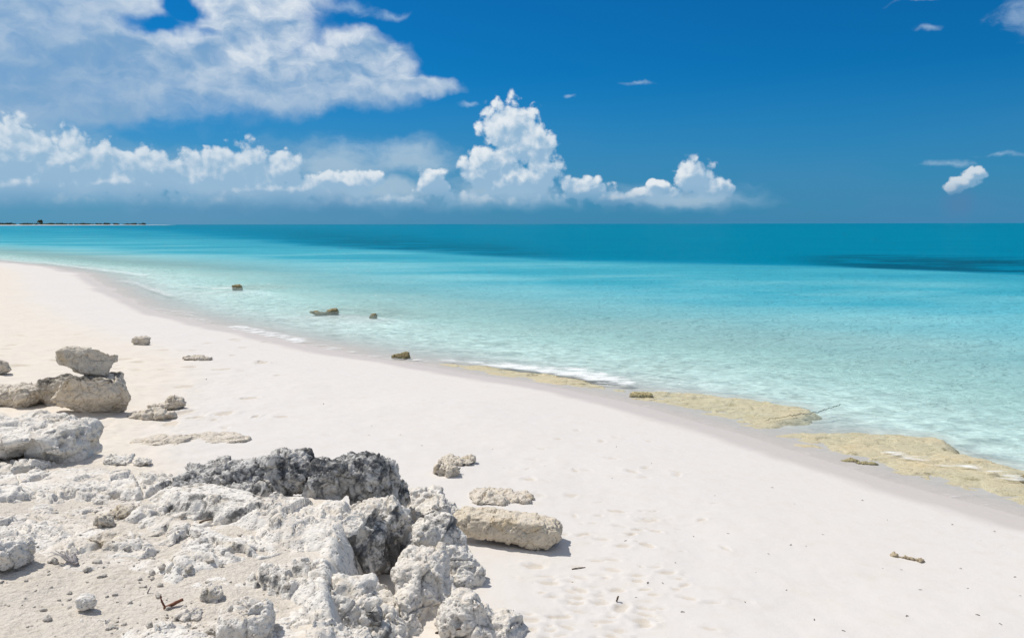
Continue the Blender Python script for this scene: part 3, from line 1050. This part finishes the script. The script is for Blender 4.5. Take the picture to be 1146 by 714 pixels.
def build_outcrop():
    st = 0.0075
    xs, ys = np.arange(-3.6, -0.25, st), np.arange(2.45, 5.75, st)
    X, Y = np.meshgrid(xs, ys)
    x, y = X.ravel(), Y.ravel()
    P3 = xyz(x, y)
    wx = 0.035 * fbm(P3 * 5, 3, 201)
    wy = 0.035 * fbm(P3 * 5 + 7.7, 3, 202)
    z0 = land_base(x, y)[0]
    hh = np.full(len(x), -1.0)
    best = np.full(len(x), -9.0)
    edge = 0.05 * fbm(P3 * 4.5, 4, 203) + 0.02 * fbm(P3 * 16, 2, 204)
    out = [tuple(at_plane(px, py, 0.74)[:2]) for px, py in [(-140, 508), (60, 520), (120, 516), (190, 530), (240, 538), (300, 548), (405, 553),
           (408, 585), (392, 640), (394, 690), (402, 790), (-140, 790)]]
    best = signed(x, y, out) + 0.5 * edge
    hh = -0.004 + 0.026 * fbm(P3 * 1.1, 3, 205)
    for poly, h in LOBES_W:
        sd = signed(x, y, poly) + edge
        hh = np.maximum(hh, (h + 0.04) * sstep(sd, -0.07, 0.13) - 0.04)
    pocket = [tuple(at_plane(px, py, 0.74)[:2]) for px, py in [(-140, 652), (60, 640), (160, 645), (212, 660), (225, 688), (120, 700), (-140, 790)]]
    hh = hh - 0.040 * sstep(signed(x, y, pocket) + edge, -0.08, 0.06)
    hh = hh - 0.10 * (1 - sstep(best, -0.06, 0.03))
    q = P3 + np.stack([wx, wy, wx * 0], 1)
    fa, ca = facets(q * 3.2, 231)
    fb, cb = facets(q * 8.5 + 3.1, 232)
    fc, cc = facets(q * 22.0 + 1.7, 233)
    strength = sstep(fbm(P3 * 1.6, 2, 234), -0.35, 0.25) * 0.75 + 0.25
    d = 0.050 * fbm(q * 2.4, 3, 211)
    d += strength * (0.050 * fa + 0.022 * fb + 0.010 * fc + 0.020 * (fbm(q * 5.5, 5, 212, 0.55, ridged=True) - 0.25) + 0.012 * fbm(q * 17, 3, 213, 0.65))
    d -= 0.035 * (1 - sstep(ca, 0.0, 0.05)) * sstep(fbm(P3 * 2.0, 2, 235), -0.1, 0.2) + 0.012 * strength * (1 - sstep(cb, 0.0, 0.10))
    w1 = worley(q * 6.5 + 0.4 * np.stack([wx, wy, wx], 1) * 20, 215)
    d -= 0.075 * (1 - sstep(w1, 0.16, 0.32)) * sstep(fbm(P3 * 2.6, 2, 216), 0.05, 0.25)
    w2 = worley(q * 19, 217)
    d -= 0.020 * (1 - sstep(w2, 0.15, 0.36)) * strength
    t = d + 0.03 * fbm(P3 * 1.7, 2, 219)
    stp = 0.040
    fr = t / stp - np.floor(t / stp)
    ter = (np.floor(t / stp) + sstep(fr, 0.70, 0.92)) * stp
    d = 0.6 * d + 0.45 * ter
    z = z0 + hh + d
    idx = np.arange(len(x)).reshape(len(ys), len(xs))
    qd = np.stack([idx[:-1, :-1], idx[:-1, 1:], idx[1:, 1:], idx[1:, :-1]], -1).reshape(-1, 4)
    qd = qd[(best[qd] > -0.12).all(1)]
    used = np.unique(qd)
    mp = np.zeros(len(x), int)
    mp[used] = np.arange(len(used))
    ov = sstep(hh, 0.0, 0.08)
    gy, gx = np.gradient(z.reshape(len(ys), len(xs)), st)
    slope = np.hypot(gx, gy).ravel()[used]
    sl3 = np.clip(z - z0, -1, 1)[used]
    co = np.stack([x + wx * ov * 0.8, y + wy * ov * 0.8, z], 1)[used]
    fcr = near_crust([(270, 548, 0.8, 0.30, 0.62), (225, 562, 0.78, 0.22, 0.6), (200, 545, 0.78, 0.25, 0.5), (390, 640, 0.8, 0.25, 0.5),
                      (320, 640, 0.8, 0.2, 0.5), (240, 605, 0.78, 0.2, 0.5), (430, 560, 0.8, 0.2, 0.7), (375, 590, 0.8, 0.1, 0.5),
                      (250, 628, 0.78, 0.15, 0.5), (20, 560, 0.75, 0.3, 0.25)], 0.10)
    me = raw_mesh('rock_outcrop', co, mp[qd], {'crust': np.maximum(fcr(co, None), 0.62 * sstep(slope, 1.6, 3.5) * sstep(fbm(co * 2.3, 2, 240), -0.25, 0.2))})
    o = link('rock_outcrop', me, M_WHITE)
    tag(o, 'broad bleached limestone outcrop, pitted and sand dusted, filling the lower left foreground', 'outcrop')


build_outcrop()
rock('rock', 'left dark grey ridge rock, deeply pitted, with a pale knob in front',
     [(226, 508, 300, 552, 0.36, 0.69), (285, 503, 352, 555, 0.38, 0.69, 0.2), (196, 520, 250, 552, 0.3, 0.70), (205, 530, 330, 556, 0.3, 0.69)], M_DARK, 21, 0.008, k=0.75,
     crust=crust_flat(0.50), rough=1.1, pits=1.2)
rock('rock', 'middle near black ridge rock between the left ridge rock and the knobby right end',
     [(340, 506, 400, 560, 0.34, 0.67, 0.3), (385, 503, 434, 560, 0.36, 0.65)], M_DARK, 22, 0.008, k=0.75, crust=crust_flat(0.60), rough=1.0, pits=1.2)
rock('rock', 'knobby near black rock at the right end of the dark ridge',
     [(412, 512, 446, 560, 0.28, 0.58), (430, 530, 462, 576, 0.26, 0.42), (415, 545, 452, 584, 0.26, 0.42)], M_DARK, 23, 0.007, k=0.6, crust=crust_flat(0.68), rough=1.3, pits=1.2)
rock('rock', 'grey block with a dark pitted vertical face below the ridge',
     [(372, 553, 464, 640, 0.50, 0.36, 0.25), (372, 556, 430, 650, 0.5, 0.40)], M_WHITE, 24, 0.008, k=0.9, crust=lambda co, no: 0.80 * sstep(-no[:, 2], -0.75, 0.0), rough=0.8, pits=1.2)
tops('rock', 'tall foreground block with pitted grey sides cut off by the bottom edge',
     [(392, 640, 0.79, 66, 0.42, 0.55, 0.1), (388, 682, 0.785, 74, 0.36, 0.55, -0.1), (392, 735, 0.77, 84, 0.35, 0.55, 0.2), (412, 690, 0.64, 46, 0.4, 0.5), (418, 730, 0.55, 40, 0.3, 0.4), (428, 662, 0.50, 64, 0.5, 0.4, 0.3), (432, 705, 0.44, 50, 0.4, 0.35)],
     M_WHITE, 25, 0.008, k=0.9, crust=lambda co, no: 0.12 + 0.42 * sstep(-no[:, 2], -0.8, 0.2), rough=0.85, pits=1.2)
rock('rock', 'rugged grey white block with dark crown casting a shadow on the sand',
     [(455, 577, 526, 655, 0.36, 0.27, 0.3), (436, 612, 505, 700, 0.40, 0.26), (495, 600, 540, 668, 0.30, 0.26, 0.4), (440, 650, 515, 716, 0.30, 0.24), (424, 662, 480, 735, 0.34, 0.22)],
     M_WHITE, 26, 0.008, k=0.85, crust=near_crust([(495, 580, 0.62, 0.17, 0.8), (470, 590, 0.6, 0.15, 0.55), (530, 640, 0.4, 0.15, 0.4)], 0.16), rough=0.85, pits=1.1, jit=0.4)
rock('rock', 'cream white block at the bottom edge, rightmost of the outcrop',
     [(486, 658, 555, 745, 0.34, 0.22, 0.4), (530, 680, 590, 742, 0.32, 0.24, -0.2)], M_WHITE, 27, 0.008, k=0.8, crust=crust_flat(0.04), rough=0.75, jit=0.4)
rock('rock', 'low pitted white ledge joining the dark knob to the tan slab',
     [(445, 540, 500, 580, 0.40), (462, 552, 520, 594, 0.40)], M_WHITE, 28, 0.008, k=0.75, crust=crust_flat(0.15), sink=0.6)
rock('rock_slab', 'long tan slab like a log with an undercut dark with shadow',
     [(504, 572, 628, 613, 0.26, 0.290, -0.22, 0.0, 0.09), (565, 577, 628, 615, 0.25, 0.255, -0.2, 0.0, 0.06)], M_SLAB, 29, 0.008, k=0.6, sink=0.0,
     crust=crust_flat(0.06), pits=0.9, rough=0.46, lump=0.5, n=70, jit=0.15)
rock('rock', 'flat sand coloured rock plate with a dark edge behind the tan slab', [(522, 546, 580, 566, 0.40), (560, 552, 598, 564, 0.25)], M_TAN, 30, 0.009, k=0.6, sink=0.5)
rock('rock', 'small flat tan slab with a dark side, further of two on the sand', [(488, 511, 531, 523, 0.24)], M_TAN, 31, 0.007, k=0.5, crust=crust_flat(0.1))
rock('rock', 'small knobby yellowish rock, nearer of two on the sand', [(484, 520, 516, 536, 0.17)], M_TAN, 32, 0.007, k=0.45, crust=crust_flat(0.1), rough=1.5)
rock('rock', 'low grey arch shaped rock over a dark hollow in the outcrop sand', [(108, 572, 130, 592, 0.12), (125, 566, 152, 582, 0.12)], M_TAN, 33, 0.006, k=0.4, sink=0.1, crust=crust_flat(0.25))
rock('rock', 'wedge shaped cream rock just below the little arch', [(96, 596, 150, 620, 0.20)], M_TAN, 34, 0.007, k=0.5, sink=0.4)
rock('stone', 'large rounded white stone at the left edge beside the dried plant', [(-14, 600, 33, 643, 0.22)], M_WHITE, 35, 0.006, 'stone', k=0.45, sink=0.1, n=60)
rock('stone', 'smooth white pebble alone on open sand at lower left', [(86, 665, 107, 686, 0.065)], M_WHITE, 36, 0.004, 'stone', k=0.22, sink=0.05, n=80, box=2.4, jit=0.08, pits=0.2, rough=0.4)
rock('stone', 'big cream angular stone at the bottom edge', [(250, 672, 306, 722, 0.20)], M_WHITE, 37, 0.006, 'stone', k=0.45, crust=crust_flat(0.0), sink=0.2)
rock('stone', 'flat pale stone beside the red brown twig', [(198, 684, 226, 696, 0.10)], M_WHITE, 38, 0.005, 'stone', k=0.3)
rock('stone', 'squat pale stone standing behind the big cream angular stone', [(226, 655, 252, 678, 0.10)], M_WHITE, 39, 0.005, 'stone', k=0.3)
rock('stone', 'grey cone shaped stone cut by the bottom edge', [(174, 696, 198, 722, 0.10)], M_WHITE, 40, 0.005, 'stone', k=0.3, crust=crust_flat(0.2))

# --- rocks standing in the water
rock('rock', 'dark block standing in the water, farthest from the viewer', [(260, 317, 272, 323.5, 0.40, -0.05, 0.2)], M_ALGAE, 50, 0.02, k=0.8, sink=0.9)
rock('rock', 'brown rock awash with a flat tail, left of two in the shallows', [(364, 344.5, 379, 351, 0.35, -0.05), (346, 348, 366, 351.5, 0.3, -0.05)], M_ALGAE, 51, 0.015, k=0.6, sink=0.9)
rock('rock', 'little dark pointed rock, right of two in the shallows', [(413, 350, 422, 355, 0.22, -0.05)], M_ALGAE, 52, 0.012, k=0.5, sink=1.0)
rock('rock', 'olive brown rock sitting at the edge of the wash', [(438, 393, 459, 403, 0.26, -0.03)], M_ALGAE, 53, 0.010, k=0.5, sink=0.8)
rock('rock', 'low mossy rock awash on the middle beachrock shelf', [(702, 438.5, 732, 445.5, 0.24, -0.035)], M_LIP, 54, 0.009, k=0.45)
rock('rock', 'thin dark pitted lip of rock rising from the nearest shelf', [(936, 513, 962, 518.5, 0.08, -0.03), (955, 515, 982, 521, 0.08, -0.03)], M_LIP, 56, 0.006, k=0.3, sink=0.8)
rock('rock', 'dark submerged rock cut by the right edge', [(1138, 528, 1160, 550, 0.25, -0.10)], M_ALGAE, 55, 0.009, k=0.5, sink=1.0)


def build_shelves():
    labels = ['tan beachrock shelf under the wash, farthest and leftmost of three',
              'yellowish beachrock shelf under thin water, middle of three, with a dark strand',
              'broad tan beachrock shelf at the right edge, nearest of three']
    for i, poly in enumerate(SHELF_W):
        x0, x1 = min(p[0] for p in poly) - 0.5, max(p[0] for p in poly) + 0.5
        y0, y1 = min(p[1] for p in poly) - 0.5, max(p[1] for p in poly) + 0.5
        st = 0.022
        xs, ys = np.arange(x0, x1, st), np.arange(y0, y1, st)
        X, Y = np.meshgrid(xs, ys)
        x, y = X.ravel(), Y.ravel()
        z, sd = shelf_z(x, y, i)
        idx = np.arange(len(x)).reshape(len(ys), len(xs))
        q = np.stack([idx[:-1, :-1], idx[:-1, 1:], idx[1:, 1:], idx[1:, :-1]], -1).reshape(-1, 4)
        q = q[(z[q] > -5).all(1)]
        used = np.unique(q)
        mp = np.zeros(len(x), int)
        mp[used] = np.arange(len(used))
        cr = 0.12 + 0.5 * (1 - sstep(sd[used], 0.0, 0.12))
        me = raw_mesh('beachrock_shelf', np.stack([x, y, z], 1)[used], mp[q], {'crust': cr})
        tag(link('beachrock_shelf', me, M_SHELF), labels[i], 'rock shelf', 'beachrock shelves at the waterline')


build_shelves()


# ------------------------------------------------------------------ far spit
def build_spit():
    D = 2500.0
    xa, xb = -2700.0, -1085.0
    bm = bmesh.new()
    r = random.Random(4)
    rows = []
    n = 90
    for k in range(n):
        t = k / (n - 1)
        x = xa + (xb - xa) * t
        taper = min(1.0, (1 - t) * 5)
        y = D + 60 * math.sin(t * 7)
        h = 1.3 * taper + 0.1
        rows.append([bm.verts.new((x, y - 25, -1.0)), bm.verts.new((x, y - 5, h * 0.7)), bm.verts.new((x, y + 30, h + r.random() * 0.5)),
                     bm.verts.new((x, y + 160 * taper + 20, h)), bm.verts.new((x, y + 190 * taper + 40, -1.0))])
    for a, b in zip(rows[:-1], rows[1:]):
        for j in range(4):
            bm.faces.new((a[j], b[j], b[j + 1], a[j + 1]))
    me = bpy.data.meshes.new('headland')
    bm.to_mesh(me)
    bm.free()
    tag(link('headland', me, M_SAND), 'low white sand spit on the horizon', 'headland', kind='structure')
    m = mat_simple('coastal_scrub', (0.040, 0.060, 0.040), (0.075, 0.095, 0.055), 0.2, 0.95, 0.5)

    def clump(bm, x, y, z, w, h, rr):
        for q in range(34):
            u = Vector((rr.gauss(0, 1), rr.gauss(0, 1), rr.gauss(0, 1))).normalized() * rr.random() ** 0.4
            c = Vector((x + u.x * w / 2, y + u.y * w / 2, z + h * 0.5 + u.z * h / 2))
            s = 0.25 * min(w, h) * rr.uniform(0.6, 1.4)
            a = Vector((rr.gauss(0, 1), rr.gauss(0, 1), rr.gauss(0, 1))).normalized() * s
            b = a.orthogonal().normalized() * s
            bm.faces.new([bm.verts.new(c + a), bm.verts.new(c + b), bm.verts.new(c - a), bm.verts.new(c - b)])
    bm = bmesh.new()
    for k in range(230):
        t = r.random() * 0.93
        x = xa + (xb - xa) * t
        y = D + 60 * math.sin(t * 7) + r.uniform(35, 130)
        hh = r.uniform(5.0, 8.5) * (1.25 - 0.6 * t)
        clump(bm, x, y, 1.2, r.uniform(10, 22), hh, r)
    me = bpy.data.meshes.new('scrub')
    bm.to_mesh(me)
    bm.free()
    tag(link('scrub', me, m), 'dark band of coastal scrub along the far sand spit', 'scrub', kind='stuff')
    x, y = at_plane(45, 252, 0).x, 0
    d = pix_dir(45, 249)
    x = d.x / d.y * (D + 60)
    t = bpy.data.objects.new('tree', None)
    COL.objects.link(t)
    t.location = (x, D + 60, 1.5)
    tag(t, 'tallest dark tree rising from the scrub on the far spit', 'tree')
    bm = bmesh.new()
    clump(bm, 0, 0, 4, 20, 11, r)
    clump(bm, 2, 0, 9, 12, 7, r)
    me = bpy.data.meshes.new('crown')
    bm.to_mesh(me)
    bm.free()
    link('crown', me, m, t)
    bm = bmesh.new()
    bmesh.ops.create_cone(bm, cap_ends=True, segments=8, radius1=0.6, radius2=0.35, depth=7, matrix=Matrix.Translation((0, 0, 2.5)))
    me = bpy.data.meshes.new('trunk')
    bm.to_mesh(me)
    bm.free()
    link('trunk', me, mat_simple('bark', (0.10, 0.08, 0.06), (0.16, 0.13, 0.10)), t)


build_spit()

# ------------------------------------------------------------------ driftwood, dried plant, fragments
M_TWIG = mat_simple('red_brown_wood', (0.20, 0.085, 0.05), (0.11, 0.05, 0.03), 60)
M_GREYWOOD = mat_simple('bleached_wood', (0.42, 0.39, 0.38), (0.24, 0.22, 0.215), 50)
M_BROWN = mat_simple('dark_brown_wood', (0.13, 0.09, 0.06), (0.07, 0.05, 0.035), 50)
M_WEED = mat_simple('dried_seaweed', (0.10, 0.08, 0.06), (0.05, 0.042, 0.034), 90)
M_CHIP = mat_simple('pale_chip', (0.58, 0.54, 0.48), (0.40, 0.37, 0.33), 60, 0.9, 0.002)
M_STRAND = mat_simple('wet_strand', (0.05, 0.06, 0.05), (0.09, 0.10, 0.07), 30)
M_CORAL = mat_simple('tan_coral', (0.46, 0.38, 0.26), (0.32, 0.26, 0.18), 60, 0.9, 0.004)


def stick_bm(pts, r0, r1, seed=0, flat=1.0, seg=7, wob=0.008):
    """tapered crooked stick along points"""
    r = random.Random(seed)
    bm = bmesh.new()
    P = [Vector(p) for p in pts]
    path = []
    for i in range(len(P) - 1):
        for k in range(5):
            path.append(P[i].lerp(P[i + 1], k / 5))
    path.append(P[-1])
    L = (P[-1] - P[0]).length
    rings = []
    for i, c in enumerate(path):
        t = i / (len(path) - 1)
        d = (path[min(i + 1, len(path) - 1)] - path[max(i - 1, 0)]).normalized()
        a = d.cross(Vector((0.1, 0.2, 1))).normalized()
        b = d.cross(a)
        rad = (r0 + (r1 - r0) * t) * r.uniform(0.82, 1.15)
        c = c + a * r.gauss(0, L * wob) + b * r.gauss(0, L * wob)
        rings.append([bm.verts.new(c + (a * math.cos(6.2832 * j / seg) + b * math.sin(6.2832 * j / seg) * flat) * rad) for j in range(seg)])
    for u, v in zip(rings[:-1], rings[1:]):
        for j in range(seg):
            bm.faces.new((u[j], u[(j + 1) % seg], v[(j + 1) % seg], v[j]))
    bm.faces.new(rings[0][::-1])
    bm.faces.new(rings[-1])
    for f in bm.faces:
        f.smooth = True
    return bm


def fin(name, bm, mat, parent=None):
    bmesh.ops.recalc_face_normals(bm, faces=bm.faces[:])
    me = bpy.data.meshes.new(name)
    bm.to_mesh(me)
    bm.free()
    return link(name, me, mat, parent)


def root(name, label, cat, loc, group=None):
    o = bpy.data.objects.new(name, None)
    o.empty_display_size = 0.1
    COL.objects.link(o)
    o.location = loc
    tag(o, label, cat, group)
    return o


def on_sand(px, py):
    p = G(px, py)
    return Vector((p.x, p.y, gz(p.x, p.y)))


def surf(px, py):
    """point on whatever rock or sand the photo ray meets first"""
    dg = bpy.context.evaluated_depsgraph_get()
    hit, loc, nor, idx, ob, mt = SC.ray_cast(dg, Vector((0, 0, CAM_Z)), pix_dir(px, py))
    return loc if hit else on_sand(px, py)


p = surf(183, 682)
t = root('twig', 'forked red brown twig lying on the rubble with its shadow', 'twig', p)
fin('stem', stick_bm([(0, 0, 0.004), (0.035, 0.02, 0.016), (0.072, 0.035, 0.030)], 0.007, 0.008, 1), M_TWIG, t)
fin('branch', stick_bm([(0.004, 0.006, 0.008), (-0.012, 0.012, 0.035), (-0.02, 0.02, 0.055)], 0.005, 0.003, 2), M_TWIG, t)
for (a, b, r, mat, lab) in [((165, 664), (165, 650), 0.004, M_GREYWOOD, 'short grey splinter standing upright in the sand above the forked twig'),
                            ((223, 585), (238, 581), 0.005, M_BROWN, 'short brown twig lying in a sand pocket on the outcrop'),
                            ((488, 708), (516, 704), 0.006, M_BROWN, 'brown twig wedged in the gap beside the rightmost bottom block'),
                            ((640, 637), (655, 635), 0.004, M_BROWN, 'thin brown stick on the scuffed sand right of the slab'),
                            ((690, 673), (691, 664), 0.006, M_BROWN, 'stubby brown stick standing among the scuffed sand')]:
    A, B = surf(*a), surf(*b)
    if lab.startswith(('short grey', 'stubby')):
        B = A + Vector((0.012, 0.01, 0.026))
    A.z += r * 0.6
    B.z += r * 0.6
    o = fin('twig', stick_bm([(0, 0, 0), (B - A) * 0.5 + Vector((0, 0, 0.002)), B - A], r, r * 0.7, hash(lab) % 7 if False else len(lab)), mat)
    o.location = A
    tag(o, lab, 'twig')

p = surf(80, 632)
t = root('dried_plant', 'bleached grey dried plant with splayed fronds beside the large white stone', 'dried plant', p)
fin('stem', stick_bm([(0.03, 0.0, 0.0), (-0.005, 0.01, 0.015), (-0.04, 0.03, 0.03)], 0.010, 0.007, 5), M_GREYWOOD, t)
rr = random.Random(8)
for k in range(11):
    a = rr.uniform(1.3, 3.3)
    L = rr.uniform(0.06, 0.13)
    e = rr.uniform(0.005, 0.045)
    s = Vector((rr.uniform(-0.03, 0.02), rr.uniform(0, 0.02), 0.012))
    q = Vector((math.cos(a) * L, math.sin(a) * L * 0.6, e))
    fin('frond', stick_bm([s, s + q * 0.5 + Vector((0, 0, 0.012)), s + q], 0.008, 0.003, k, 0.35), M_GREYWOOD, t)

o = fin('crack_strand', stick_bm([at_plane(px, py, 0.002) for px, py in [(857, 471), (862, 469.2), (870, 467.8), (880, 466), (890, 464), (898, 463), (905, 462.5), (914, 461.2), (922, 459), (926, 457.2), (932, 455.3), (940, 453)]], 0.004, 0.007, 3, 0.5, wob=0.004), M_STRAND)  # raised dark tube standing for a dark crack in the shelf
tag(o, 'dark thin strand tracing the crack over the middle shelf', 'crack line')

# coral fragment: two lumps joined by a bar
bm = bmesh.new()
c = on_sand(1001, 622)
e = on_sand(1030, 628)
chunk_bm(bm, c + Vector((0, 0, 0.008)), (0.075, 0.055, 0.035), 0.2, (0, 0), 1)
chunk_bm(bm, e + Vector((0, 0, 0.006)), (0.06, 0.045, 0.03), 0.5, (0, 0), 2)
mid = (c + e) / 2
chunk_bm(bm, mid + Vector((0, 0, 0.006)), ((e - c).length, 0.018, 0.016), math.atan2((e - c).y, (e - c).x), (0, 0), 3)
me = weather(remesh(bm, 0.004), 60, 0.18)
me.transform(Matrix.Translation(-mid))
o = link('coral_fragment', me, M_CORAL)
o.location = mid
tag(o, 'tan coral fragment like a dumbbell on the right side of the beach', 'coral')

# flakes of dried seaweed on the open sand, each an object, a few shapes shared
rr = random.Random(21)
flakes = []
for k in range(5):
    o_bm = stick_bm([(-0.018, 0, 0.003), (0, rr.uniform(-0.006, 0.006), rr.uniform(0.005, 0.012)), (0.018, rr.uniform(-0.005, 0.005), 0.003)], 0.006, 0.003, k, 0.5, 6)
    me = bpy.data.meshes.new('seaweed_flake')
    o_bm.to_mesh(me)
    o_bm.free()
    me.materials.append(M_WEED)
    flakes.append(me)
SPOTS = [(993, 582), (1066, 587), (1113, 595), (1098, 605), (860, 620), (885, 610), (902, 611), (988, 636), (1009, 637), (1083, 658), (1142, 666),
         (1136, 646), (834, 674), (911, 694), (944, 708), (756, 630), (889, 564), (864, 546), (729, 519), (921, 598), (1075, 636), (1094, 689),
         (404, 467), (416, 476), (413, 486), (448, 487), (509, 485), (551, 502), (564, 523), (610, 521), (641, 524), (685, 535), (583, 445),
         (742, 654), (641, 651), (725, 654), (712, 669), (764, 687), (700, 606), (258, 399), (231, 425), (276, 420), (362, 452), (472, 499),
         (495, 452), (776, 600), (846, 640), (965, 560), (1030, 660), (800, 555), (815, 598), (660, 470), (690, 500), (1120, 700), (880, 660), (1015, 690)]
for k, (px, py) in enumerate(SPOTS):
    q = on_sand(px, py)
    o = bpy.data.objects.new('seaweed_flake', flakes[k % 5])
    COL.objects.link(o)
    o.location = q
    o.rotation_euler = (0, 0, rr.uniform(0, 6.28))
    s = rr.uniform(0.25, 0.6) * (1.0 if px > 400 else 1.6)
    o.scale = (s, s, s)
    tag(o, 'tiny dark flake of dried seaweed lying on the smooth white sand', 'seaweed flake', 'dark flakes scattered over the open sand')

# limestone chips in the rubble
chips = []
for k in range(6):
    bm = bmesh.new()
    chunk_bm(bm, (0, 0, 0.006), (0.045, 0.034, 0.026), 0, (0, 0), 70 + k, 3.0, 24, 0.3)
    me = weather(remesh(bm, 0.0035), 80 + k, 0.15)
    me.materials.append(M_CHIP)
    me.name = 'limestone_chip'
    chips.append(me)
for k in range(150):
    if k < 100:
        px, py = rr.uniform(0, 250), rr.uniform(625, 712)
    elif k < 125:
        px, py = rr.uniform(120, 330), rr.uniform(650, 712)
    else:
        px, py = rr.uniform(20, 300), rr.uniform(560, 640)
    q = surf(px, py)
    o = bpy.data.objects.new('limestone_chip', chips[k % 6])
    COL.objects.link(o)
    o.location = q
    o.rotation_euler = (rr.uniform(-0.3, 0.3), rr.uniform(-0.3, 0.3), rr.uniform(0, 6.28))
    s = min(1.6, 0.16 + rr.expovariate(3.4))
    o.scale = (s, s, s * rr.uniform(0.7, 1.1))
    tag(o, 'small pale limestone chip strewn in the rubble at lower left', 'stone chip', 'limestone chips in the lower left rubble')
